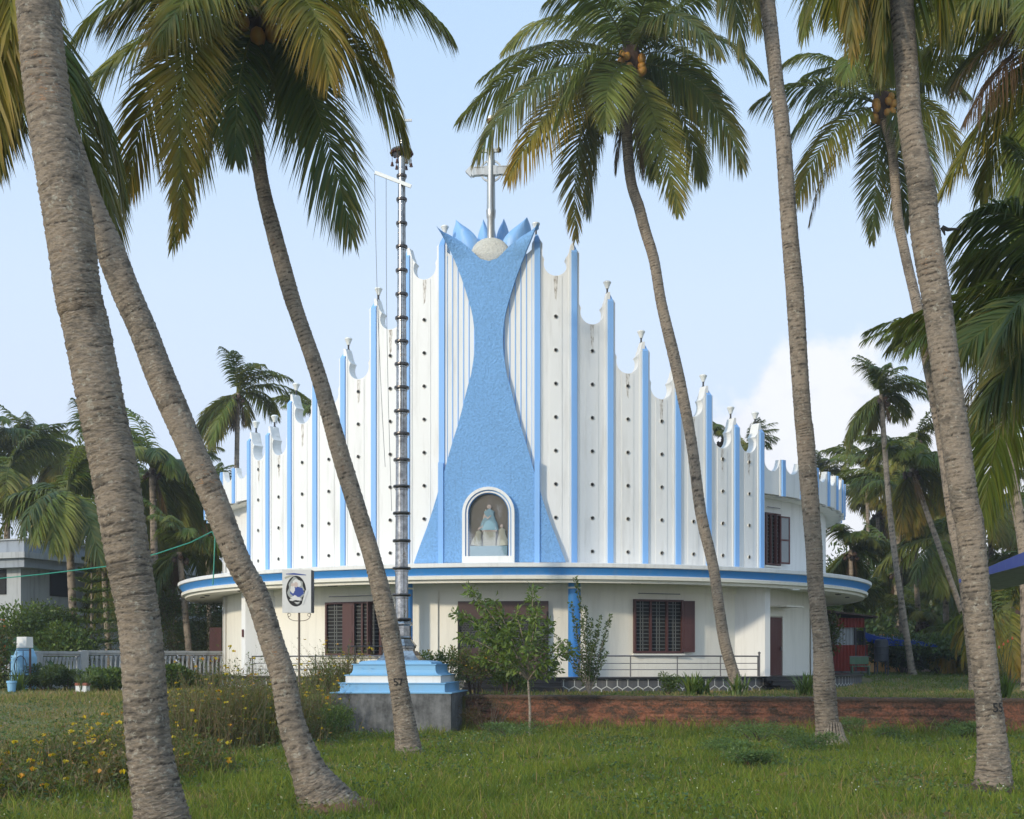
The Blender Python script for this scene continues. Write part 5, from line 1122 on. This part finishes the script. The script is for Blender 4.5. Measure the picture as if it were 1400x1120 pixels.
strap('clump of yellow green strap leaves, left one of the terrace row', 945, 37.0, 46, .75, G_YEL, 1); strap('clump of strap leaves at the foot of the curved palm', 962, 37.2, 40, .7, G_YEL, 2)
strap('strap leaved plant right of the curved palm trunk foot', 1008, 36.8, 40, .65, G_YEL, 3); strap('bright strap leaved plant by the black side steps', 1100, 36.5, 46, .75, G_YEL, 4)
strap('red flowering plant with tall stalks right of the trunk numbered 55', 1374, 34.0, 40, .8, G_MID, 5, flower=True)
strap('tufted pale green plant beside the iron gate', 26+0, 42.0, 70, .75, G_YEL, 6, w_=.02); strap('spiky pale plant growing in the white and red pot', 113, 42.3, 60, .75, [(.12, .16, .05), (.07, .11, .03)], 7, w_=.02)
pt = empty('plant_pot', G(113, 42.3), label='white and red square plant pot on the left lawn edge', cat='pot'); MB().box((0, 0, .10), (.36, .36, .22)).build('pot_body', M['white'], pt); MB().box((0, 0, .26), (.40, .40, .09)).build('pot_rim', M['brownpot'], pt)
pt = empty('plant_pot', G(16, 41.6), label='blue pot standing under the iron gate', cat='pot'); MB().lathe([(.12, 0), (.15, .28), (.17, .29), (.17, .36), (.14, .36)], 16).build('pot_body', M['ledge'], pt)
# left garden
bush('round dense green tree in front of the grey house', 76, 50.5, 3.4, 2.9, 15000, .16, G_MID+G_YEL, name='garden_tree', cat='tree', z0=.2, blobs=26, seed=11)
bush('feathery bluish bush left of the church', 262, 56, 4.6, 4.2, 15000, .13, [(.05, .075, .03), (.07, .09, .04), (.04, .06, .02)], blobs=24, seed=12, flat=.22)
bush('tall loose shrub with small leaves left of the feathery bush', 195, 55.5, 4.0, 4.4, 12000, .12, G_OLIVE+G_MID, blobs=20, seed=13, flat=.3)
bush('dark rounded bush right of the blue gate pillar', 66, 42.9, 1.5, .95, 4500, .09, G_DARK, seed=14)
bush('low weedy bush at the pot', 92, 43.4, 1.0, .7, 2200, .09, G_MID, seed=15); bush('broad leaved bush in front of the balustrade wall', 142, 43.6, 1.3, .8, 2600, .14, G_MID+G_YEL, seed=16)
bush('dark green bush behind the thick leftmost trunk', 168, 44.5, 1.6, .7, 5000, .12, G_DARK+G_MID, seed=17); bush('leafy bush right of the thick leftmost trunk', 236, 45.5, 1.5, .8, 4500, .12, G_MID, seed=18)
bush('low green bush beside the left church corner', 282, 46.5, 2.0, .5, 4000, .1, G_MID+G_OLIVE, seed=19)
bush('orange flowered bush at the left edge by the gate', -12, 42.2, 1.1, 2.2, 3500, .11, G_OLIVE+G_MID, flowers=40, fcol=(.6, .16, .03), seed=20)
# araucaria-like tiered tree
ar = empty('tiered_conifer', G(125, 51.5), label='small tiered conifer right of the round dense garden tree', cat='tree'); MB().tube([(0, 0, 0), (0, 0, 5.2)], [.07, .02], 8).build('trunk', M['bark2'], ar)
Pc, Dc = [], []
for k in range(9):
    z = 1.6+k*.42; L_ = 1.35*(1-k/10.5)
    for j in range(7):
        a = j*.9+k*.5; u_ = rng.random(90); Pc.append(np.stack([np.cos(a)*L_*u_, np.sin(a)*L_*u_, z-.05+.12*u_+rng.normal(0, .03, 90)], 1)); Dc.append(nrm(np.stack([np.cos(a)+rng.normal(0, .7, 90), np.sin(a)+rng.normal(0, .7, 90), np.full(90, .35)], 1)))
Pc = np.concatenate(Pc); Dc = np.concatenate(Dc); V, Fq, C = leafquads(Pc, Dc, np.full(len(Pc), .14), rng, asp=.35, cols=pick(rng, G_YEL+G_MID, len(Pc))); put('foliage', npmesh('foliage', V, [Fq], col=C), M['leaf'], ar)
# banana plant
bp_ = empty('banana_plant', G(-14, 45), label='banana plant with broad arching leaves at the left edge', cat='plant'); MB().tube([(0, 0, 0), (.05, 0, 1.5)], [.13, .09], 10).build('stem', M['leafdark'], bp_)
for i, (az, ln, el) in enumerate(((-.1, 3.0, .9), (.25, 2.6, .6), (2.6, 2.2, .9), (-1.2, 2.0, .8), (1.5, 2.2, 1.1), (-.5, 2.3, 1.25), (3.6, 2.2, .7))):
    V = []; n_ = 16; h_az = np.array([math.cos(az), math.sin(az), 0]); sd = np.array([-math.sin(az), math.cos(az), 0])
    for k in range(n_+1):
        u_ = k/n_; p = np.array([.05, 0, 1.45])+h_az*ln*(u_*math.cos(el)+.25*u_*u_)+ZUP*(ln*(u_*math.sin(el)-1.05*u_*u_)); ww = .30*math.sin(PI*min(1, .08+u_*.9))**.6
        for q in (-1, -.5, 0, .5, 1): V.append(p+sd*ww*q*(1+.08*((k*7) % 3-1))-ZUP*abs(q)*.10+rng.normal(0, .008, 3))
    Fq = [np.array([(k*5+j, k*5+j+1, (k+1)*5+j+1, (k+1)*5+j) for k in range(n_) for j in range(4)])]; put('leaf', npmesh('leaf', np.array(V), Fq, col=np.tile(np.array((.045, .12, .035)), (len(V), 1)), smooth=True), M['leaf'], bp_)
# flowering scrub in the left field: loose upright stalks with small leaves and yellow heads
def weeds(label, px, d, w_, dep, h, n, cols, flowers, seed, name='flowering_weeds', leafn=12, lsz=.06, fs=.07):
    rng = np.random.default_rng(seed); b = G(px, d); X = rng.normal(0, .26, n)*w_; Y = rng.normal(0, .26, n)*dep; z = gz(b.x+X, b.y+Y)-b.z
    hh = h*rng.uniform(.25, 1.1, n)**1.2*np.clip(1.2-.5*(X/w_)**2*4, .4, 1.15)*(1+.25*np.sin(X*7+Y*5)); ln = np.stack([rng.normal(0, .28, n), rng.normal(0, .28, n), 0*X], 1)*hh[:, None]; B = np.stack([X, Y, z-.02], 1); Tp = B+ln+ZUP*hh[:, None]; Md = B+ln*.35+ZUP*(hh*.55)[:, None]; wd = .004+.00012*d; sd = np.array([wd, 0, 0])
    V = np.concatenate([B-sd, B+sd, Md-sd*.8, Md+sd*.8, Tp]); a = np.arange(n); sc_ = pick(rng, [(.16, .12, .05), (.12, .14, .04), (.20, .12, .06)], n)
    root = empty(name, b, label=label, cat='weeds'); put('stalks', npmesh('stalks', V, [np.stack([a, a+n, a+3*n, a+2*n], 1), np.stack([a+2*n, a+3*n, a+4*n], 1)], col=np.concatenate([sc_]*5)), M['leaf'], root)
    k = np.repeat(a, leafn); u_ = rng.uniform(.1, 1, len(k))[:, None]; P = B[k]*(1-u_)+Tp[k]*u_+ln[k]*(-.25*u_*(1-u_)); D = nrm(rng.normal(0, 1, (len(k), 3))+np.array([0, 0, .5])); tone = rng.uniform(.7, 1.25, n)[k][:, None]
    V, Fq, C = leafquads(P, D, lsz*rng.uniform(.5, 1.5, len(k)), rng, asp=.35, cols=pick(rng, cols, len(k))*tone); put('foliage', npmesh('foliage', V, [Fq], col=C), M['leaf'], root)
    flowers = int(flowers*1.6); kf = rng.integers(0, n, flowers); V, Fq, C, nb = [], [], [], 0
    for q in range(4):
        Df = nrm(np.stack([np.cos(q*1.57+kf), np.sin(q*1.57+kf)-.35, np.full(flowers, .25)], 1)); v_, f_, c_ = leafquads(Tp[kf]-Df*.008, Df, fs*rng.uniform(.6, 1.1, flowers), rng, asp=1.0, cols=pick(rng, [(.85, .62, .02), (.80, .55, .02), (.75, .32, .02)] if q else [(.85, .62, .02)], flowers, .1)); V.append(v_); Fq.append(f_+nb); C.append(c_); nb += len(v_)
    put('flower_heads', npmesh('flower_heads', np.concatenate(V), [np.concatenate(Fq)], col=np.concatenate(C)), M['leaf'], root, kind='stuff'); return root
for a_ in (('tangled brown and green scrub with yellow flowers between the two left trunks', 262, 25.5, 2.6, 3.0, 1.25, 1100, G_OLIVE+[(.16, .10, .05)], 40, 31), ('green scrub with yellow flowers left of the second leaning trunk', 325, 27, 2.4, 3.0, 1.45, 1300, G_MID+G_OLIVE, 80, 32),
           ('brown scrub behind the second leaning trunk', 375, 29, 2.2, 2.6, 1.35, 1000, G_OLIVE+[(.17, .10, .05)], 40, 33), ('fresh green scrub around the sign pole', 415, 33.5, 2.2, 2.0, 1.3, 1100, G_MID+G_YEL, 50, 34), ('weedy flowers at the far side of the sign pole', 465, 38.2, 2.6, 1.2, 1.15, 800, G_OLIVE+G_YEL, 50, 36),
           ('patch of tall yellow and orange flowered weeds left of the thick trunk', 138, 19.5, 1.7, 2.4, .62, 650, G_MID+G_OLIVE, 60, 37), ('patch of yellow flowered weeds near the left edge', 60, 18.0, 1.7, 2.2, .52, 600, G_MID+G_OLIVE, 34, 38), ('low flowering weeds in the bottom left corner', 18, 14.2, 1.1, 1.6, .40, 420, G_MID+G_OLIVE, 14, 39),
           ('brownish weeds against the thick trunk left side', 172, 16.2, .9, 1.6, .52, 420, G_OLIVE, 16, 40), ('scattered weeds right of the thick leftmost trunk', 262, 18.5, 1.2, 2.0, .45, 420, G_OLIVE+G_MID, 12, 41), ('sparse flowering weeds on the left lawn', 215, 23.5, 2.6, 2.2, .55, 500, G_MID+G_OLIVE, 40, 42)):
    weeds(*a_[:8], a_[8], a_[9])
bush('low bright green weeds at the left corner of the concrete block', 436, 30.5, 1.6, .8, 5000, .07, G_YEL+G_MID, flowers=0, seed=35, stems=10, flat=.35, name='weed_clump')
for i, (px, d, w_, h, lb) in enumerate(((1095, 25.5, 1.4, .42, 'bluish fern clump left of the white footed trunk'), (1010, 24.0, 1.3, .35, 'bluish fern clump in the grass under the curved palm'), (1035, 20.5, .9, .32, 'small bluish fern clump in the right field'), (1042, 29.5, 2.0, .6, 'tall weeds against the wall left of the white footed trunk'), (1180, 30.5, 1.6, .55, 'green weeds growing on the wall right of the white footed trunk'), (1330, 29.0, 1.2, .5, 'creeper on the wall beside the trunk numbered 55'), (700, 31.0, 2.0, .4, 'low weeds in front of the wall under the young tree'))):
    bush(lb, px, d, w_, h, 2600, .06, [(.08, .16, .05), (.11, .19, .05), (.13, .20, .04)], seed=50+i, stems=6, flat=.3, name='weed_clump')
# right side undergrowth
bush('dark hedge under the orange shed', 1235, 61, 4.2, 1.8, 8000, .16, G_DARK+G_MID, seed=61, blobs=18); bush('tangled undergrowth right of the blue tarpaulin', 1290, 60, 4.0, 1.9, 8000, .18, G_DARK+G_MID, seed=62, blobs=18)
bush('undergrowth at the right edge of the grove', 1390, 56, 5.0, 2.2, 9000, .18, G_MID+G_DARK, seed=63, blobs=20); bush('bush overhanging the hut from behind the church', 1128, 57.5, 1.2, 3.0, 1500, .16, G_MID+G_OLIVE, seed=64, blobs=12)
# distant woodland mass
Vs, Qs, Cs, nb = [], [], [], 0
for i in range(64):
    left = i % 2 == 0; px = rng.uniform(-140, 335) if left else rng.uniform(1120, 1560); d = rng.uniform(78, 118); h = rng.uniform(3.5, 8.0) if rng.random() < .7 else rng.uniform(7, 10.5)
    V, Fq, C = bush('', px, d, rng.uniform(7, 12), h, 2600, .42, G_DARK+G_MID, seed=200+i, blobs=16, kind='one', flat=.45, base=G(px, d))
    Vs.append(V); Qs.append(Fq+nb); Cs.append(C); nb += len(V)
put('woodland', npmesh('woodland', np.concatenate(Vs), [np.concatenate(Qs)], col=np.concatenate(Cs)), M['leaf'], kind='stuff', label='dense dark green grove filling the background on both sides', cat='woodland')

# grass
def grass(name, n, dlo, dhi, hfun, colfun, label, seed, pw=.8, wk=(.0012, .0004)):
    rng = np.random.default_rng(seed); u_ = rng.random(n); d = (dlo**pw+(dhi**pw-dlo**pw)*u_)**(1/pw); px = rng.uniform(-110, 1510, n); x = (px-700)/F*d
    nz_ = np.sin(x*1.7+np.sin(d*.9)*2)*np.cos(d*1.3+np.sin(x*1.1))+.5*np.sin(x*4.1+d*3.3); yw = ywall(x)
    ok = ((x-BX)**2+(d-BY)**2 > 15.0**2) & ~((np.abs(x-MX) < 1.75) & (np.abs(d-MY) < 1.8)) & ~((x > -1.3) & (d > yw-.05) & (d < yw+.38))
    x, d, nz_ = x[ok], d[ok], nz_[ok]; n = len(x); z = gz(x, d); h = hfun(x, d, nz_, rng); ok = h > .012; x, d, nz_, z, h = x[ok], d[ok], nz_[ok], z[ok], h[ok]; n = len(x)
    az = rng.uniform(0, 6.28, n); ln = rng.uniform(.15, .9, n)*h; B = np.stack([x, d, z-.01], 1); hd = np.stack([np.cos(az), np.sin(az), 0*az], 1); wd = (wk[0]+wk[1]*d)*rng.uniform(.6, 1.3, n); an = rng.uniform(0, 3.14, n); sd = np.stack([np.cos(an), np.sin(an)*.5, 0*an], 1)*wd[:, None]
    mid = B+hd*(ln*.3)[:, None]+ZUP*(h*.6)[:, None]; tip = B+hd*ln[:, None]+ZUP*h[:, None]
    V = np.concatenate([B-sd*.8, B+sd*.8, mid-sd*.6, mid+sd*.6, tip]); a = np.arange(n); C = colfun(x, d, nz_, rng, n)
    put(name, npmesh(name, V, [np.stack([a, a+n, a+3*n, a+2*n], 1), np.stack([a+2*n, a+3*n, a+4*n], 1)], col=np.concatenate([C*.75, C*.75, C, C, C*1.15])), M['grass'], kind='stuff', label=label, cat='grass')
def patch(x, d): return np.sin(x*.83+1.3*np.sin(d*.41))*np.sin(d*.62+np.sin(x*.57)*1.4)+.55*np.sin(x*2.3+d*.9)*np.sin(d*1.9-x*.7)+.3*np.sin(x*5.1)*np.sin(d*4.3+x)
def hf(x, d, nz_, r):
    lawn = (1-sstep(-8.5, -5.5, x))*sstep(20, 27, d); n = len(x)
    h = r.uniform(.04, .13, n)*(1+.35*nz_)+.10*(r.random(n) < .10)+.16*sstep(4.0, .3, ywall(x)-d)*r.random(n)+.50*sstep(2.2, .2, ywall(x)-d)*r.random(n)**4; pt_ = sstep(.45, 1.0, patch(x, d)); tall = sstep(.35, .9, -patch(x+3, d+2)); return np.clip(h*(1-.60*pt_+.55*tall)*(1-.62*lawn)*(1-sstep(-.2, .0, d-ywall(x))*(x > -6.3)), 0, .6)
def cf(x, d, nz_, r, n):
    dry = np.clip((1-sstep(-8.5, -5.0, x))*sstep(19, 27, d)*.75+.10*nz_+.62*sstep(.40, 1.0, patch(x, d)), 0, 1)[:, None]; c = pick(r, [(.145, .215, .022), (.195, .25, .026), (.27, .28, .04), (.10, .17, .035)], n, .3)
    dc = pick(r, [(.40, .31, .12), (.28, .25, .08), (.42, .25, .13), (.20, .22, .05)], n, .25); k = (r.random((n, 1)) < dry*.9+.06); return np.where(k, dc, c)
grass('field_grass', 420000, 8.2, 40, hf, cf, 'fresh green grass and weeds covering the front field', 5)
rf = np.random.default_rng(9); n = 900; d = 9+29*rf.random(n)**1.1; px = rf.uniform(-60, 1460, n); x = (px-700)/F*d; ok = (d < ywall(x)-.2) & ~((np.abs(x-MX) < 1.8) & (np.abs(d-MY) < 1.9)); x, d = x[ok], d[ok]; n = len(x)
V, Fq, C = leafquads(np.stack([x, d, gz(x, d)+rf.uniform(.08, .20, n)], 1), nrm(np.stack([rf.normal(0, 1, n), rf.normal(0, 1, n)-.5, rf.uniform(.2, .8, n)], 1)), np.full(n, .012)+.0006*d, rf, asp=1.0, cols=pick(rf, [(.7, .7, .6), (.62, .60, .30), (.5, .55, .25)], n, .15))
put('meadow_flowers', npmesh('meadow_flowers', V, [Fq], col=C), M['leaf'], kind='stuff', label='tiny pale flowers scattered through the field grass', cat='flowers')
n = 1500; d = 9+27*rf.random(n); px = rf.uniform(-60, 1460, n); x = (px-700)/F*d; ok = (d < ywall(x)-.2) & ~((np.abs(x-MX) < 1.8) & (np.abs(d-MY) < 1.9)); x, d = x[ok], d[ok]; n = len(x)
V, Fq, C = leafquads(np.stack([x, d, gz(x, d)+rf.uniform(.03, .10, n)], 1), nrm(np.stack([rf.normal(0, 1, n), rf.normal(0, 1, n), rf.uniform(-.2, .3, n)], 1)), rf.uniform(.05, .16, n), rf, asp=.35, cols=pick(rf, [(.24, .15, .07), (.30, .21, .10), (.15, .09, .045)], n, .3))
put('fallen_leaves', npmesh('fallen_leaves', V, [Fq], col=C), M['leaf'], kind='stuff', label='dry brown leaf litter scattered in the field grass', cat='leaf litter')
n = 52000; d = 8.6+28*rf.random(n)**1.0; px = rf.uniform(-60, 1460, n); x = (px-700)/F*d; pn = np.sin(x*1.3+d*.7)*np.cos(d*.8-x*.6)+.6*np.sin(x*3.1)*np.sin(d*2.3); ok = (d < ywall(x)-.1) & (pn+rf.normal(0, .35, n) > .25) & ~((np.abs(x-MX) < 1.8) & (np.abs(d-MY) < 1.9)); x, d, pn = x[ok], d[ok], pn[ok]; n = len(x)
V, Fq, C = leafquads(np.stack([x, d, gz(x, d)+rf.random(n)*(.10+.12*np.clip(pn, 0, 1))], 1), nrm(np.stack([rf.normal(0, 1, n), rf.normal(0, 1, n), rf.uniform(.1, .9, n)], 1)), .028+.0018*d, rf, asp=.55, cols=pick(rf, [(.07, .14, .03), (.10, .17, .03), (.05, .11, .04), (.14, .16, .04)], n, .3))
put('meadow_weeds', npmesh('meadow_weeds', V, [Fq], col=C), M['leaf'], kind='stuff', label='low broad leaved weeds mixed into the field grass', cat='weeds')
def hf2(x, d, nz_, r): n = len(x); return np.where((d > ywall(x)+.38) | (x < -6.3), r.uniform(.03, .10, n)+.10*(r.random(n) < .08), 0)*(d > 33)
def cf2(x, d, nz_, r, n):
    dry = np.clip(.55-.45*sstep(44, 50, d)+.15*nz_+(x < -6)*.15, 0, .95)[:, None]; c = pick(r, [(.08, .15, .025), (.11, .17, .03), (.14, .18, .04)], n, .3); dc = pick(r, [(.34, .27, .11), (.26, .22, .08), (.36, .24, .12)], n, .25); return np.where(r.random((n, 1)) < dry, dc, c)
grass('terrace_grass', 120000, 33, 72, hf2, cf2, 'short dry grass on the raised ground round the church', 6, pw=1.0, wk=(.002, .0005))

for lb, a_ in (('palm with an upright crown at the left edge of the grove', (-20, 610, -15, 74, 3, 1.1)), ('palm crown low over the house parapet', (140, 735, 150, 58, 0, .8)), ('palm crown between the green cord and the leaning trunk', (228, 690, 236, 70, 1, 1.0)), ('dense palm behind the garden shrubs on the left', (180, 770, 186, 66, 3, .9)), ('palm behind the low one near the church corner', (268, 640, 270, 96, 3, .9)),
               ('palm near the right parapet end', (1185, 640, 1190, 88, 0, .8)), ('palm crown filling the gap right of the big trunk', (1410, 760, 1412, 62, 4, .9)), ('dark palm behind the numbered trunk', (1320, 790, 1322, 70, 3, .9)), ('palm low between the grove trunks', (1225, 780, 1228, 78, 3, .9)), ('palm over the orange shed', (1275, 790, 1280, 80, 0, .8))):
    far_palm(lb, *a_[:4], a_[4], a_[5])
# splayed whitish broken foot, dug soil and root mounds, broken stub
def mound(par, x, y, r, h, seed, nm='soil_mound', m_='soil'):
    rng = np.random.default_rng(seed); V = []; nr, na = 7, 26
    for i in range(nr):
        for j in range(na):
            a = 2*PI*j/na; q = r*(i/(nr-1)) if i else .02; q *= 1+.18*math.sin(3*a+seed)+.05*rng.normal(); X, Y = x+q*math.cos(a), y+q*math.sin(a); V.append((X, Y, float(gz(X, Y))+h*(1-(i/(nr-1))**1.3)+rng.normal(0, .015)*(i < nr-1)-.02))
    Fq = np.array([(i*na+j, i*na+(j+1) % na, (i+1)*na+(j+1) % na, (i+1)*na+j) for i in range(nr-1) for j in range(na)]); V = np.array(V)-np.array(par.location); put(nm, npmesh(nm, V, [Fq, np.arange(na)[None, :]]), M[m_], par)
def byl(t): return next(o for o in bpy.data.objects if str(o.get('label', '')).startswith(t))
p2 = byl('leaning coconut palm with a flared'); mound(p2, p2.location.x+.1, 13.6, .62, .16, 1)
p6 = byl('big coconut palm'); mound(p6, p6.location.x-.08, 15.55, .52, .15, 2, 'root_mound', 'sheath')
p5 = byl('straight coconut palm'); mound(p5, p5.location.x+.1, 27.6, .55, .14, 3)
m = MB(); q = Vector((0, -.1, .15))
for k in range(9):
    a = -1.2+k*.3; m.tube([q+Vector((.18*math.sin(a), -.15*math.cos(a), .55)), q+Vector((.27*math.sin(a), -.24*math.cos(a), .2)), q+Vector((.40*math.sin(a)+.05, -.34*math.cos(a), -.05))], [.015, .04, .03], 6)
m.build('splayed_roots', M['bark2'], p5, smooth=True)
a = U(1288, 311, 15.5)-p6.location; b_ = U(1296, 314, 15.5)-p6.location; c_ = U(1312, 313, 15.4)-p6.location; d_ = U(1292, 322, 15.5)-p6.location
m = MB(); m.tube([a, b_, c_], [.03, .025, .01], 6); m.tube([a, d_], [.03, .008], 5); m.build('broken_stub', M['dark'], p6)

# ------------------------------------------------------------------ thin tropical haze
HZ = MB().box((0, 175, 14.5), (870, 560, 34)).build('haze', None, kind='stuff', label='thin pale haze filling the air', cat='haze')
hm_ = bpy.data.materials.new('haze'); hm_.use_nodes = True; t_ = hm_.node_tree; t_.nodes.clear(); ho_ = t_.nodes.new('ShaderNodeOutputMaterial')
pv = N(t_, 'ShaderNodeVolumePrincipled'); pv.inputs['Color'].default_value = (.86, .90, .96, 1); pv.inputs['Density'].default_value = .0006; pv.inputs['Anisotropy'].default_value = .2
t_.links.new(pv.outputs[0], ho_.inputs['Volume']); HZ.data.materials.clear(); HZ.data.materials.append(hm_)
